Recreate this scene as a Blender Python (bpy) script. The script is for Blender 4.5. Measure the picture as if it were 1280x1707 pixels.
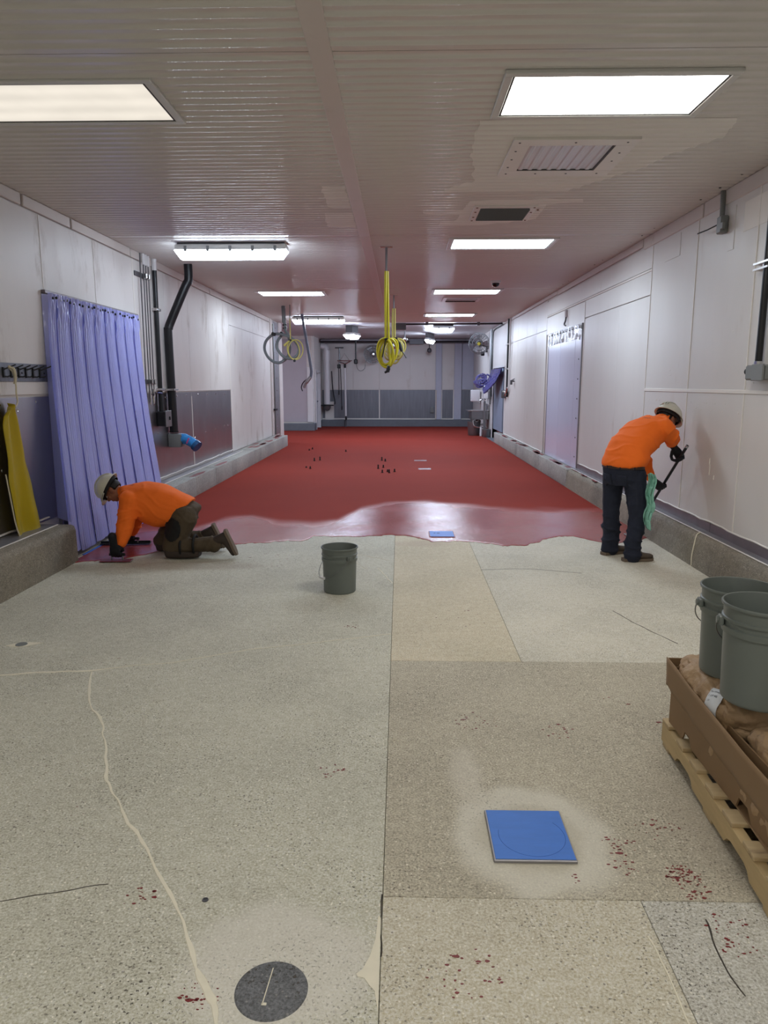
import bpy, bmesh, math, random
from mathutils import Vector, Matrix, Euler, noise
random.seed(7)
for o in list(bpy.data.objects): bpy.data.objects.remove(o)
S = bpy.context.scene; C = S.collection
V = Vector; R = math.radians; PI = math.pi

# ------------------------------------------------------------------ camera, world, exposure
cd = bpy.data.cameras.new('camera'); cam = bpy.data.objects.new('camera', cd); C.objects.link(cam)
cam.location = (0, 0, 1.7); cam.rotation_euler = (R(90 - 10.088), 0, R(1.269))
cd.sensor_fit = 'VERTICAL'; cd.sensor_height = 36; cd.lens = 1200 / 1707 * 36; cd.clip_start = .05
S.camera = cam
w = bpy.data.worlds.new('world'); S.world = w; w.use_nodes = True
w.node_tree.nodes['Background'].inputs[0].default_value = (.6, .6, .6, 1)
w.node_tree.nodes['Background'].inputs[1].default_value = .02
S.view_settings.view_transform = 'Standard'; S.view_settings.look = 'None'
S.view_settings.exposure = 0.0; S.view_settings.gamma = 1; S.view_settings.use_curve_mapping = False
# lamp strengths (emission of the lit lenses)
LAMP = {'near': ((1, .975, .915), 17.8), 'dim': ((1, .92, .80), .92), 'cool': ((.80, .92, 1.03), 27), 'blue': ((.78, .90, 1.05), 34), 'back': ((.74, .86, 1.08), 110)}

# ------------------------------------------------------------------ helpers
def lin(c):
    return tuple(((x / 255) / 12.92 if x / 255 <= .04045 else ((x / 255 + .055) / 1.055) ** 2.4) for x in c)
W = {}
class MB:
    def __init__(s): s.bm = bmesh.new()
    def vs(s, pts): return [s.bm.verts.new(p) for p in pts]
    def face(s, vv):
        try: return s.bm.faces.new(vv)
        except ValueError: return None
    def boxm(s, size, M=Matrix(), bev=0, seg=1):
        t = bmesh.new(); bmesh.ops.create_cube(t, size=1)
        for v in t.verts: v.co = V((v.co.x * size[0], v.co.y * size[1], v.co.z * size[2]))
        if bev: bmesh.ops.bevel(t, geom=t.edges[:], offset=bev, segments=seg, affect='EDGES', profile=.5)
        s.add(t, M); return s
    def box(s, x0, x1, y0, y1, z0, z1, bev=0, seg=1):
        return s.boxm((abs(x1 - x0), abs(y1 - y0), abs(z1 - z0)), Matrix.Translation(((x0 + x1) / 2, (y0 + y1) / 2, (z0 + z1) / 2)), bev, seg)
    def add(s, t, M=Matrix()):
        d = {}
        for v in t.verts: d[v] = s.bm.verts.new(M @ v.co)
        for f in t.faces: s.face([d[v] for v in f.verts])
        t.free()
    def tube(s, pts, r, seg=10, closed=False, caps=True):
        pts = [V(p) for p in pts]; n = len(pts); rr = r if isinstance(r, (list, tuple)) else [r] * n
        rings = []; up = None
        for i in range(n):
            if closed: t = (pts[(i + 1) % n] - pts[i - 1]).normalized()
            else: t = (pts[min(i + 1, n - 1)] - pts[max(i - 1, 0)]).normalized()
            if up is None: up = t.orthogonal().normalized()
            up = (up - t * up.dot(t))
            up = up.normalized() if up.length > 1e-6 else t.orthogonal().normalized()
            b = t.cross(up)
            rings.append(s.vs([pts[i] + (up * math.cos(2 * PI * k / seg) + b * math.sin(2 * PI * k / seg)) * rr[i] for k in range(seg)]))
        m = n if closed else n - 1
        for i in range(m):
            a, c = rings[i], rings[(i + 1) % n]
            off = 0
            if closed and i == n - 1:
                off = min(range(seg), key=lambda k: (a[0].co - c[k].co).length)
            for k in range(seg): s.face([a[k], a[(k + 1) % seg], c[(k + 1 + off) % seg], c[(k + off) % seg]])
        if caps and not closed: s.face(rings[0][::-1]); s.face(rings[-1])
        return s
    def lathe(s, prof, M=Matrix(), seg=32, sx=1, sy=1):
        rings = []
        for r, z in prof:
            if r < 1e-6: rings.append(s.vs([M @ V((0, 0, z))]))
            else: rings.append(s.vs([M @ V((r * sx * math.cos(2 * PI * k / seg), r * sy * math.sin(2 * PI * k / seg), z)) for k in range(seg)]))
        for a, b in zip(rings, rings[1:]):
            for k in range(seg):
                q = [a[k % len(a)], a[(k + 1) % seg % len(a)], b[(k + 1) % seg % len(b)], b[k % len(b)]]
                u = []
                for x in q:
                    if x not in u: u.append(x)
                if len(u) > 2: s.face(u)
        return s
    def prism(s, poly, h0, h1, M=Matrix()):
        a = s.vs([M @ V((x, y, h0)) for x, y in poly]); b = s.vs([M @ V((x, y, h1)) for x, y in poly])
        n = len(poly); s.face(a[::-1]); s.face(b)
        for i in range(n): s.face([a[i], a[(i + 1) % n], b[(i + 1) % n], b[i]])
        return s
    def loft(s, secs, seg=24, n=2.0):
        # sections (centre, half-width vector, half-depth vector); closed ends
        rings = []
        for c, a, b in secs:
            c, a, b = V(c), V(a), V(b); ring = []
            for k in range(seg):
                t = 2 * PI * k / seg; x, y = math.cos(t), math.sin(t)
                x = math.copysign(abs(x) ** (2 / n), x); y = math.copysign(abs(y) ** (2 / n), y)
                ring.append(c + a * x + b * y)
            rings.append(s.vs(ring))
        for a, b in zip(rings, rings[1:]):
            for k in range(seg): s.face([a[k], a[(k + 1) % seg], b[(k + 1) % seg], b[k]])
        s.face(rings[0][::-1]); s.face(rings[-1]); return s
    def cap(s, p0, r0, p1, r1, seg=12):
        # tapered capsule
        p0, p1 = V(p0), V(p1); d = p1 - p0; L = d.length; t = d / L
        pts = []; rr = []
        for i in range(1, 5):
            a = PI / 2 * i / 4; pts.append(p0 - t * r0 * math.cos(a)); rr.append(r0 * math.sin(a))
        for i in range(4):
            a = PI / 2 * i / 4; pts.append(p1 + t * r1 * math.sin(a)); rr.append(r1 * math.cos(a))
        return s.tube(pts, rr, seg)
    def chain(s, pr, seg=12):
        for (a, ra), (b, rb) in zip(pr, pr[1:]): s.cap(a, ra, b, rb, seg)
        return s
    def ell(s, c, rad, M=Matrix(), seg=16):
        t = bmesh.new(); bmesh.ops.create_uvsphere(t, u_segments=seg, v_segments=seg // 2 + 2, radius=1)
        for v in t.verts: v.co = V(c) + V((v.co.x * rad[0], v.co.y * rad[1], v.co.z * rad[2]))
        s.add(t, M); return s
    def grid(s, fn, nu, nv):
        vv = [[s.bm.verts.new(fn(i / nu, j / nv)) for j in range(nv + 1)] for i in range(nu + 1)]
        for i in range(nu):
            for j in range(nv): s.face([vv[i][j], vv[i + 1][j], vv[i + 1][j + 1], vv[i][j + 1]])
        return s
    def mesh(s, name, parent=None, smooth=True, ang=35):
        bmesh.ops.recalc_face_normals(s.bm, faces=s.bm.faces[:])
        m = bpy.data.meshes.new(name); s.bm.to_mesh(m); s.bm.free()
        if parent is not None: m.transform(W[parent.name].inverted())
        if smooth:
            m.shade_smooth()
            m.set_sharp_from_angle(angle=R(ang))
        return m
    def build(s, name, mat, parent=None, smooth=True, ang=35, label=None, kind=None):
        m = s.mesh(name, parent, smooth, ang); m.materials.append(mat)
        o = bpy.data.objects.new(name, m); C.objects.link(o)
        if parent is not None: o.parent = parent; W[o.name] = W[parent.name]
        else: W[o.name] = Matrix()
        if label: o['label'] = label
        if kind: o['kind'] = kind
        return o
def thing(name, label, cat, loc=(0, 0, 0), rz=0, group=None):
    o = bpy.data.objects.new(name, None); C.objects.link(o); o.empty_display_size = .1
    o.location = loc; o.rotation_euler = (0, 0, rz)
    o['label'] = label; o['category'] = cat
    if group: o['group'] = group
    W[o.name] = Matrix.Translation(loc) @ Matrix.Rotation(rz, 4, 'Z'); return o
def tag(o, label, cat, group=None):
    o['label'] = label; o['category'] = cat
    if group: o['group'] = group
    return o
def struct(name, label):
    o = bpy.data.objects.new(name, None); C.objects.link(o); o['kind'] = 'structure'; o['label'] = label
    W[o.name] = Matrix(); return o
def dup(root, loc, rz=0, label=None, group=None):
    def cp(o, par):
        c = o.copy(); C.objects.link(c); c.parent = par
        for ch in kids.get(o.name, []): cp(ch, c)
        return c
    kids = {}
    for o in C.objects:
        if o.parent: kids.setdefault(o.parent.name, []).append(o)
    r = cp(root, None); r.location = loc; r.rotation_euler = (0, 0, rz)
    W[r.name] = Matrix.Translation(loc) @ Matrix.Rotation(rz, 4, 'Z')
    if label: r['label'] = label
    if group: r['group'] = group
    return r
def inst(o, name, parent, loc=None, M=None):
    c = bpy.data.objects.new(name, o.data); C.objects.link(c); c.parent = parent
    if loc is not None: c.location = loc
    if M is not None: c.matrix_local = M
    W[c.name] = W[parent.name]; return c
def frame(x, y, z, o): return Matrix(((x[0], y[0], z[0], o[0]), (x[1], y[1], z[1], o[1]), (x[2], y[2], z[2], o[2]), (0, 0, 0, 1)))
def arc(c, r, a0, a1, n, ax=(1, 0, 0), ay=(0, 0, 1)):
    c, ax, ay = V(c), V(ax), V(ay)
    return [c + ax * r * math.cos(R(a0 + (a1 - a0) * i / n)) + ay * r * math.sin(R(a0 + (a1 - a0) * i / n)) for i in range(n + 1)]
def smoothpath(pts, n=6):
    pts = [V(p) for p in pts]; out = []
    for i in range(len(pts) - 1):
        p0 = pts[max(i - 1, 0)]; p1 = pts[i]; p2 = pts[i + 1]; p3 = pts[min(i + 2, len(pts) - 1)]
        for k in range(n):
            t = k / n
            out.append(.5 * ((2 * p1) + (p2 - p0) * t + (2 * p0 - 5 * p1 + 4 * p2 - p3) * t * t + (3 * p1 - p0 - 3 * p2 + p3) * t ** 3))
    out.append(pts[-1]); return out
def interp(tab, x):
    if x <= tab[0][0]: return tab[0][1]
    for (a, b), (c, d) in zip(tab, tab[1:]):
        if x <= c: return b + (d - b) * (x - a) / (c - a)
    return tab[-1][1]

# ------------------------------------------------------------------ materials
def nodes(name):
    m = bpy.data.materials.new(name); m.use_nodes = True; nt = m.node_tree
    b = nt.nodes['Principled BSDF']; return m, nt, b
def N(nt, t, **kw):
    n = nt.nodes.new(t)
    for k, v in kw.items():
        if k in n.inputs.keys(): n.inputs[k].default_value = v
        else: setattr(n, k, v)
    return n
def mth(nt, op, a, b=None, c=None, clamp=False):
    n = nt.nodes.new('ShaderNodeMath'); n.operation = op; n.use_clamp = clamp
    for i, x in enumerate((a, b, c)):
        if x is None: continue
        if isinstance(x, (int, float)): n.inputs[i].default_value = x
        else: nt.links.new(x, n.inputs[i])
    return n.outputs[0]
def mixc(nt, fac, a, b, mode='MIX'):
    n = nt.nodes.new('ShaderNodeMix'); n.data_type = 'RGBA'; n.blend_type = mode
    for i, x in ((0, fac), (6, a), (7, b)):
        if isinstance(x, (int, float)): n.inputs[i].default_value = x
        elif isinstance(x, tuple): n.inputs[i].default_value = (*x[:3], 1)
        else: nt.links.new(x, n.inputs[i])
    return n.outputs[2]
def ramp(nt, x, a, b):
    n = nt.nodes.new('ShaderNodeMapRange'); n.interpolation_type = 'SMOOTHSTEP'
    nt.links.new(x, n.inputs[0]); n.inputs[1].default_value = a; n.inputs[2].default_value = b
    return n.outputs[0]
def coords(nt, scale=(1, 1, 1)):
    g = nt.nodes.new('ShaderNodeNewGeometry'); mp = nt.nodes.new('ShaderNodeMapping')
    nt.links.new(g.outputs['Position'], mp.inputs[0]); mp.inputs[3].default_value = scale; return mp.outputs[0]
def noi(nt, co, scale, detail=3, rough=.5):
    n = N(nt, 'ShaderNodeTexNoise', Scale=scale, Detail=detail, Roughness=rough); nt.links.new(co, n.inputs['Vector']); return n.outputs[0]
def bump(nt, b, h, strength, dist=.01):
    n = N(nt, 'ShaderNodeBump', Strength=strength, Distance=dist); nt.links.new(h, n.inputs['Height']); nt.links.new(n.outputs[0], b.inputs['Normal'])
def mat(name, col, rough=.5, metal=0, spec=.5, var=.0, vs=4, stretch=(1, 1, 1), bmp=0, bs=150, bd=.002, rv=0, coat=0, dirt=None, dv=.55, ds=3, trans=0, ior=1.45, sss=0):
    m, nt, b = nodes(name); c = lin(col)
    b.inputs['Base Color'].default_value = (*c, 1); b.inputs['Roughness'].default_value = rough; b.inputs['Metallic'].default_value = metal
    b.inputs['Specular IOR Level'].default_value = spec; b.inputs['IOR'].default_value = ior; b.inputs['Coat Weight'].default_value = coat
    b.inputs['Transmission Weight'].default_value = trans
    co = coords(nt, stretch); out = None
    if var:
        f = noi(nt, co, vs, 5, .6)
        out = mixc(nt, f, tuple(x * (1 - var) for x in c), tuple(min(1, x * (1 + var)) for x in c)); nt.links.new(out, b.inputs['Base Color'])
    if dirt:
        f2 = ramp(nt, noi(nt, co, ds, 6, .65), dv, dv + .18)
        out = mixc(nt, f2, out if out else c, lin(dirt)); nt.links.new(out, b.inputs['Base Color'])
    if rv:
        f = noi(nt, co, vs * 1.7, 4); nt.links.new(mth(nt, 'ADD', mth(nt, 'MULTIPLY', f, rv), rough - rv / 2, clamp=True), b.inputs['Roughness'])
    if bmp: bump(nt, b, noi(nt, coords(nt, stretch), bs, 3), bmp, bd)
    return m
def emit(name, col, s, stripes=None):
    m, nt, b = nodes(name); nt.nodes.remove(b)
    e = N(nt, 'ShaderNodeEmission', Strength=s); e.inputs[0].default_value = (*col, 1)
    nt.links.new(e.outputs[0], nt.nodes['Material Output'].inputs[0])
    if stripes:
        # fluorescent tubes glowing through the prismatic lens: brighter bands along the lamp
        tc = nt.nodes.new('ShaderNodeTexCoord'); sp = nt.nodes.new('ShaderNodeSeparateXYZ'); nt.links.new(tc.outputs['Object'], sp.inputs[0])
        wv = mth(nt, 'COSINE', mth(nt, 'MULTIPLY', sp.outputs[1], 2 * PI / .2))
        f = mth(nt, 'MULTIPLY_ADD', wv, stripes, 1 - stripes)
        nz = mth(nt, 'MULTIPLY_ADD', noi(nt, tc.outputs['Object'], 3, 4), .25, .87)
        nt.links.new(mth(nt, 'MULTIPLY', mth(nt, 'MULTIPLY', f, nz), s), e.inputs[1])
    return m

def concrete(name, c1, c2, peb=.5, dark=1.0, masks=()):
    """ground concrete with exposed pebbles; masks: (cx, cy, rx, ry, soft, colour, amount) patches of wear, dust or painted shade"""
    m, nt, b = nodes(name); co = coords(nt)
    big = noi(nt, co, 1.3, 6, .6); col = mixc(nt, ramp(nt, big, .3, .7), lin(c1), lin(c2))
    fine = noi(nt, co, 115, 4, .75); col = mixc(nt, .75, col, mixc(nt, ramp(nt, fine, .3, .7), (.22, .22, .21), (.78, .78, .77)), 'OVERLAY')
    mid = noi(nt, co, 24, 4, .65); col = mixc(nt, .3, col, mixc(nt, ramp(nt, mid, .3, .7), (.3, .29, .28), (.7, .7, .69)), 'OVERLAY')
    # pebbles
    def pebble(sc, thr, seed):
        v = N(nt, 'ShaderNodeTexVoronoi', Scale=sc, Randomness=1.0); 
        mp = nt.nodes.new('ShaderNodeMapping'); nt.links.new(co, mp.inputs[0]); mp.inputs[1].default_value = (seed, seed * 2, 0)
        nt.links.new(mp.outputs[0], v.inputs['Vector'])
        sep = nt.nodes.new('ShaderNodeSeparateColor'); nt.links.new(v.outputs['Color'], sep.inputs[0])
        inside = ramp(nt, mth(nt, 'SUBTRACT', thr, v.outputs['Distance']), 0, .06)
        return inside, sep.outputs[0], sep.outputs[1]
    i1, r1, g1 = pebble(75, .30, 3.1)
    light = mth(nt, 'MULTIPLY', i1, mth(nt, 'GREATER_THAN', r1, .84)); col = mixc(nt, mth(nt, 'MULTIPLY', light, .7 * peb, clamp=True), col, lin((250, 245, 232)))
    gry = mth(nt, 'MULTIPLY', i1, mth(nt, 'LESS_THAN', r1, .10)); col = mixc(nt, mth(nt, 'MULTIPLY', gry, .7 * peb, clamp=True), col, lin((112, 104, 94)))
    i2, r2, g2 = pebble(38, .22, 7.7)
    lt2 = mth(nt, 'MULTIPLY', i2, mth(nt, 'GREATER_THAN', r2, .9)); col = mixc(nt, mth(nt, 'MULTIPLY', lt2, .6 * peb), col, lin((120, 112, 104)))
    # dark pits
    pit = ramp(nt, noi(nt, co, 95, 2, .5), .61, .69); clus = ramp(nt, noi(nt, co, 2.1, 3), .42, .66)
    pits = mth(nt, 'MULTIPLY', pit, mth(nt, 'MULTIPLY_ADD', clus, .75 * dark, .2 * dark)); col = mixc(nt, pits, col, lin((86, 78, 70)))
    red = mth(nt, 'MULTIPLY', ramp(nt, noi(nt, co, 40, 2, .5), .70, .73), ramp(nt, noi(nt, co, .9, 2), .56, .66)); col = mixc(nt, mth(nt, 'MULTIPLY', red, .7), col, lin((120, 70, 62)))
    sp = nt.nodes.new('ShaderNodeSeparateXYZ'); nt.links.new(co, sp.inputs[0])
    wob = mth(nt, 'MULTIPLY_ADD', noi(nt, co, 6, 3), .5, -.25)
    for cx, cy, rx, ry, soft, mc, am in masks:
        dx = mth(nt, 'POWER', mth(nt, 'ABSOLUTE', mth(nt, 'DIVIDE', mth(nt, 'SUBTRACT', sp.outputs[0], cx), rx)), 2)
        dy = mth(nt, 'POWER', mth(nt, 'ABSOLUTE', mth(nt, 'DIVIDE', mth(nt, 'SUBTRACT', sp.outputs[1], cy), ry)), 2)
        d = mth(nt, 'ADD', mth(nt, 'SQRT', mth(nt, 'ADD', dx, dy)), wob)
        k = ramp(nt, mth(nt, 'SUBTRACT', 1, d), 0, soft)
        col = mixc(nt, mth(nt, 'MULTIPLY', k, am), col, lin(mc), 'MIX')
    nt.links.new(col, b.inputs['Base Color']); b.inputs['Roughness'].default_value = .72
    b.inputs['Specular IOR Level'].default_value = .35
    h = mth(nt, 'SUBTRACT', mth(nt, 'MULTIPLY', fine, .6), pits); bump(nt, b, h, .8, .005)
    return m

M_ = {}
M_['white'] = mat('white_frp', (210, 207, 204), .42, var=.05, vs=2.2, stretch=(1, 1, .35), bmp=.15, bs=90, bd=.002, rv=.15, dirt=(188, 178, 168), dv=.60, ds=1.7)
M_['whiteL'] = mat('white_frp_scuffed', (214, 210, 207), .5, var=.07, vs=2.6, stretch=(1, 1, .4), bmp=.18, bs=80, bd=.002, rv=.2, dirt=(176, 166, 158), dv=.55, ds=2.2)
M_['caulk'] = mat('white_caulk', (226, 222, 216), .5, var=.04, bmp=.2, bs=60)
M_['trimw'] = mat('white_trim', (206, 199, 194), .4, var=.04, dirt=(186, 176, 168), dv=.6)
M_['ceil'] = mat('glossy_ceiling_paint', (208, 204, 200), .2, var=.03, vs=1.2, rv=.1, spec=.55)
M_['ceil2'] = mat('far_ceiling_paint', (196, 194, 196), .32, var=.03, vs=1.5, rv=.1)
M_['cpatch'] = mat('ceiling_patch_paint', (222, 218, 213), .4, var=.03)
M_['steel'] = mat('stainless_sheet', (168, 167, 172), .34, 1, var=.14, vs=3, stretch=(1, 1, .25), rv=.2, bmp=.06, bs=200)
M_['darksteel'] = mat('scuffed_grey_sheet', (114, 117, 124), .48, .8, var=.3, vs=5, stretch=(3, 3, .25), rv=.25, dirt=(150, 150, 155), dv=.6, ds=3)
M_['galv'] = mat('galvanized_flashing', (150, 148, 152), .42, .6, var=.12, vs=6, rv=.2)
M_['flash'] = mat('mauve_metal_flashing', (120, 112, 118), .4, .5, var=.2, vs=5, rv=.2)
M_['chrome'] = mat('bright_metal', (205, 205, 205), .22, 1)
M_['dullmetal'] = mat('dull_grey_metal', (128, 130, 132), .4, .8, var=.1)
M_['black'] = mat('black_pipe', (24, 26, 30), .36, var=.2, vs=8)
M_['blackm'] = mat('black_matt', (20, 20, 22), .7, var=.1)
M_['greybox'] = mat('grey_electrical_box', (118, 122, 122), .45, var=.05)
M_['pvc'] = mat('white_pvc_pipe', (214, 212, 214), .3)
M_['lamp_body'] = mat('lamp_housing', (205, 205, 203), .4)
M_['lampgap'] = mat('lamp_gasket', (60, 60, 60), .6)
M_['yellowhose'] = mat('yellow_hose_rubber', (196, 186, 40), .4, var=.1, vs=30)
M_['paleyellow'] = mat('faded_yellow_hose', (182, 172, 92), .45, var=.1)
M_['greyhose'] = mat('grey_hose', (112, 120, 124), .38)
M_['bluehose'] = mat('blue_grey_hose', (104, 114, 134), .4)
M_['apron'] = mat('yellow_rubber_apron', (176, 154, 22), .38, var=.12, vs=3, bmp=.05, bs=40)
M_['rope'] = mat('cream_cord', (200, 190, 165), .8)
M_['bluetape'] = mat('blue_masking_film', (50, 116, 212), .45, var=.12, vs=9, stretch=(1, 3, 1), bmp=.1, bs=60)
M_['bluecap'] = mat('blue_wrapped_plug', (60, 150, 225), .22, var=.35, vs=18, bmp=.4, bs=60, bd=.01)
M_['bucket'] = mat('grey_bucket_plastic', (106, 113, 109), .38, var=.05, vs=3)
M_['bucket_in'] = M_['bucket']
M_['wood'] = mat('pine_boards', (196, 172, 128), .7, var=.22, vs=5, stretch=(6, 1, 6), bmp=.15, bs=60, dirt=(150, 128, 98), dv=.58)
M_['woodx'] = mat('pine_cross_boards', (188, 166, 128), .7, var=.22, vs=5, stretch=(1, 6, 6), bmp=.15, bs=60, dirt=(146, 126, 100), dv=.56)
M_['card'] = mat('brown_cardboard', (142, 115, 84), .75, var=.08, vs=3)
M_['cardedge'] = mat('torn_cardboard', (168, 138, 98), .8, var=.1)
M_['kraft'] = mat('kraft_paper_bag', (174, 145, 111), .6, var=.1, vs=4, bmp=.6, bs=16, bd=.03)
M_['paper'] = mat('white_label_paper', (222, 226, 230), .6)
M_['ink'] = mat('label_ink', (60, 62, 66), .7)
M_['orange'] = mat('orange_safety_shirt', (255, 116, 30), .8, var=.06, vs=4, bmp=.25, bs=22, bd=.012)
M_['jean'] = mat('dark_indigo_jeans', (31, 36, 52), .85, var=.35, vs=6, bmp=.4, bs=22, bd=.02)
M_['brownpant'] = mat('olive_brown_work_trousers', (78, 66, 50), .85, var=.2, vs=6, bmp=.4, bs=24, bd=.02)
M_['padblack'] = mat('black_thigh_patch', (18, 18, 20), .7)
M_['skin'] = mat('skin', (150, 98, 74), .5, var=.06)
M_['hair'] = mat('black_hair', (18, 16, 16), .6, bmp=.5, bs=120)
M_['glove'] = mat('black_work_gloves', (22, 24, 32), .7, var=.2, bmp=.3, bs=90)
M_['boot'] = mat('taupe_work_boots', (84, 72, 62), .75, var=.2, bmp=.2, bs=60)
M_['bootk'] = mat('dark_brown_work_boots', (58, 48, 42), .7, var=.25, bmp=.2, bs=60)
M_['sole'] = mat('boot_sole', (112, 98, 84), .8, var=.15)
M_['hat'] = mat('scuffed_white_hard_hat', (206, 204, 190), .4, var=.1, vs=14, dirt=(150, 146, 132), dv=.6, ds=12)
M_['belt'] = mat('brown_leather_belt', (62, 44, 36), .5)
M_['rag'] = mat('mint_green_rag', (142, 198, 180), .85, var=.12, vs=9, bmp=.3, bs=40)
M_['sticker_red'] = mat('red_sticker', (150, 60, 50), .5)
M_['sticker_black'] = mat('black_sticker', (40, 40, 44), .5)
M_['redpaint'] = mat('red_resin_smear', (124, 42, 42), .4, var=.2, vs=20)
M_['lav'] = mat('lavender_door_strip', (202, 203, 226), .22, var=.03, vs=1.5, stretch=(1, 12, .3), rv=.1)
M_['foil'] = mat('crinkled_clear_header', (206, 208, 214), .2, .6, var=.2, vs=16, bmp=.6, bs=25, bd=.02)
M_['bluegrey'] = mat('blue_grey_door', (128, 140, 158), .5, var=.1, vs=3)
M_['bcurb'] = mat('blue_grey_painted_curb', (104, 110, 118), .55, var=.18, vs=6, dirt=(140, 140, 140), dv=.62)
M_['grille'] = mat('dark_grille_metal', (88, 88, 92), .45, .3)
M_['plug'] = concrete('dark_grout_disc', (112, 114, 118), (98, 100, 104), .2, 1.2)
M_['dkcurb'] = concrete('curb_concrete', (146, 138, 124), (122, 116, 106), .5, .7)
M_['filler'] = mat('pale_crack_filler', (232, 226, 206), .8, var=.08, vs=30, bmp=.3, bs=80)
M_['palecol'] = mat('pale_grey_blue_paint', (182, 186, 202), .5, var=.06)
M_['pitdark'] = mat('dark_crack', (70, 64, 58), .9)

# ribbed clear-violet PVC
def pvcstrip(name, col, mixf=.30):
    m, nt, b = nodes(name); c = lin(col)
    b.inputs['Base Color'].default_value = (*c, 1); b.inputs['Roughness'].default_value = .16; b.inputs['Specular IOR Level'].default_value = .7
    b.inputs['Coat Weight'].default_value = .3; b.inputs['Coat Roughness'].default_value = .08
    tr = nt.nodes.new('ShaderNodeBsdfTransparent'); tr.inputs[0].default_value = (.62, .64, .9, 1)
    tl = nt.nodes.new('ShaderNodeBsdfTranslucent'); tl.inputs[0].default_value = (*c, 1)
    m1 = N(nt, 'ShaderNodeMixShader'); m1.inputs[0].default_value = .12
    nt.links.new(b.outputs[0], m1.inputs[1]); nt.links.new(tl.outputs[0], m1.inputs[2])
    m2 = N(nt, 'ShaderNodeMixShader'); m2.inputs[0].default_value = mixf
    nt.links.new(m1.outputs[0], m2.inputs[1]); nt.links.new(tr.outputs[0], m2.inputs[2])
    nt.links.new(m2.outputs[0], nt.nodes['Material Output'].inputs[0])
    bump(nt, b, noi(nt, coords(nt, (1, 1, .4)), 14, 3), .25, .01)
    return m
M_['strip'] = pvcstrip('violet_pvc_strip', (184, 190, 255), .08)
M_['purple'] = pvcstrip('violet_pvc_bundle', (98, 94, 150), .1)

# red resin floor: matt where cured, wet and glossy where freshly trowelled (vertex attribute "wet")
def redfloor():
    m, nt, b = nodes('red_resin_floor'); co = coords(nt)
    at = nt.nodes.new('ShaderNodeAttribute'); at.attribute_name = 'wet'; wet = at.outputs['Fac']
    big = noi(nt, co, 1.1, 5, .6)
    dry = mixc(nt, big, lin((131, 48, 39)), lin((143, 55, 44))); wc = mixc(nt, big, lin((142, 54, 50)), lin((158, 66, 60)))  # wet tone also painted lighter and pinker, for the reflections on it
    col = mixc(nt, wet, dry, wc)
    gr = noi(nt, co, 130, 2, .6); col = mixc(nt, .25, col, mixc(nt, gr, (.3, .3, .3), (.7, .7, .7)), 'OVERLAY')
    nt.links.new(col, b.inputs['Base Color'])
    patch = ramp(nt, noi(nt, co, 1.6, 4), .35, .65)
    wr = mth(nt, 'MULTIPLY_ADD', patch, .12, .12)
    r = mth(nt, 'ADD', mth(nt, 'MULTIPLY', wet, wr), mth(nt, 'MULTIPLY', mth(nt, 'SUBTRACT', 1, wet), .75))
    nt.links.new(r, b.inputs['Roughness'])
    sp = mth(nt, 'MULTIPLY_ADD', wet, .57, .07); nt.links.new(sp, b.inputs['Specular IOR Level'])
    h = mth(nt, 'ADD', mth(nt, 'MULTIPLY', gr, 1.0), mth(nt, 'MULTIPLY', noi(nt, co, 62, 2), .8))
    bump(nt, b, h, .75, .0018)
    return m
M_['red'] = redfloor()

# ------------------------------------------------------------------ setting: floor
XL, XR, ZC = -3.49, 2.94, 3.42
floor = struct('floor', 'long floor, pale ground concrete in front and red resin coating behind')
def slab(x0, x1, y0, y1, m):
    return MB().box(x0 + .001, x1 - .001, y0 + .001, y1 - .001, -.12, 0, .0015).build('slab', m, floor, False)
dust = (196, 190, 174)
slab(-3.6, -.052, -8.2, 9.2, concrete('concrete_left_slab', (209, 207, 192), (195, 193, 179), 1, 1, [(-.36, 1.86, .33, .30, .35, (226, 222, 212), .6), (-2.0, 6.6, .9, .22, .6, (150, 128, 108), .35), (-.6, 6.0, .35, .5, .8, (180, 174, 156), .3)]))
slab(-.052, .76, 4.26, 9.2, concrete('concrete_beige_slab', (217, 207, 184), (205, 196, 173), .7, .5, [(.2, 7.6, .5, .2, .7, (190, 170, 150), .4)]))
slab(.76, 3.1, 4.26, 9.2, concrete('concrete_far_right_slab', (218, 213, 198), (203, 199, 185), .9, .8))
slab(-.052, 3.1, 2.16, 4.26, concrete('concrete_worn_slab', (195, 188, 170), (182, 175, 158), .85, 1,
     [(.52, 2.5, .34, .40, .3, (226, 222, 208), .7), (.30, 2.92, .10, .36, .7, (220, 214, 200), .5), (.50, 2.50, .23, .24, .25, (186, 178, 158), .4), (1.25, 2.6, .35, .7, .9, (160, 150, 134), .5)]))  # last mask paints the pallet's shadow into the slab colour
slab(-.052, .81, -8.2, 2.16, concrete('concrete_near_slab', (214, 208, 191), (202, 196, 179), 1, .8))
slab(.81, 3.1, -8.2, 2.16, concrete('concrete_near_right_slab', (206, 203, 193), (193, 191, 183), .8, 1.2))
MB().box(-8, 3.4, 9.2, 29.7, -.12, 0).build('slab', M_['bcurb'], floor, False)
MB().box(-3.75, 3.2, -8.3, 9.3, -.2, -.11).build('subbase', M_['bcurb'], floor, False)
MB().box(-5.1, -3.6, 6.9, 10.0, -.12, 0).build('slab', M_['bcurb'], floor, False)

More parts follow.
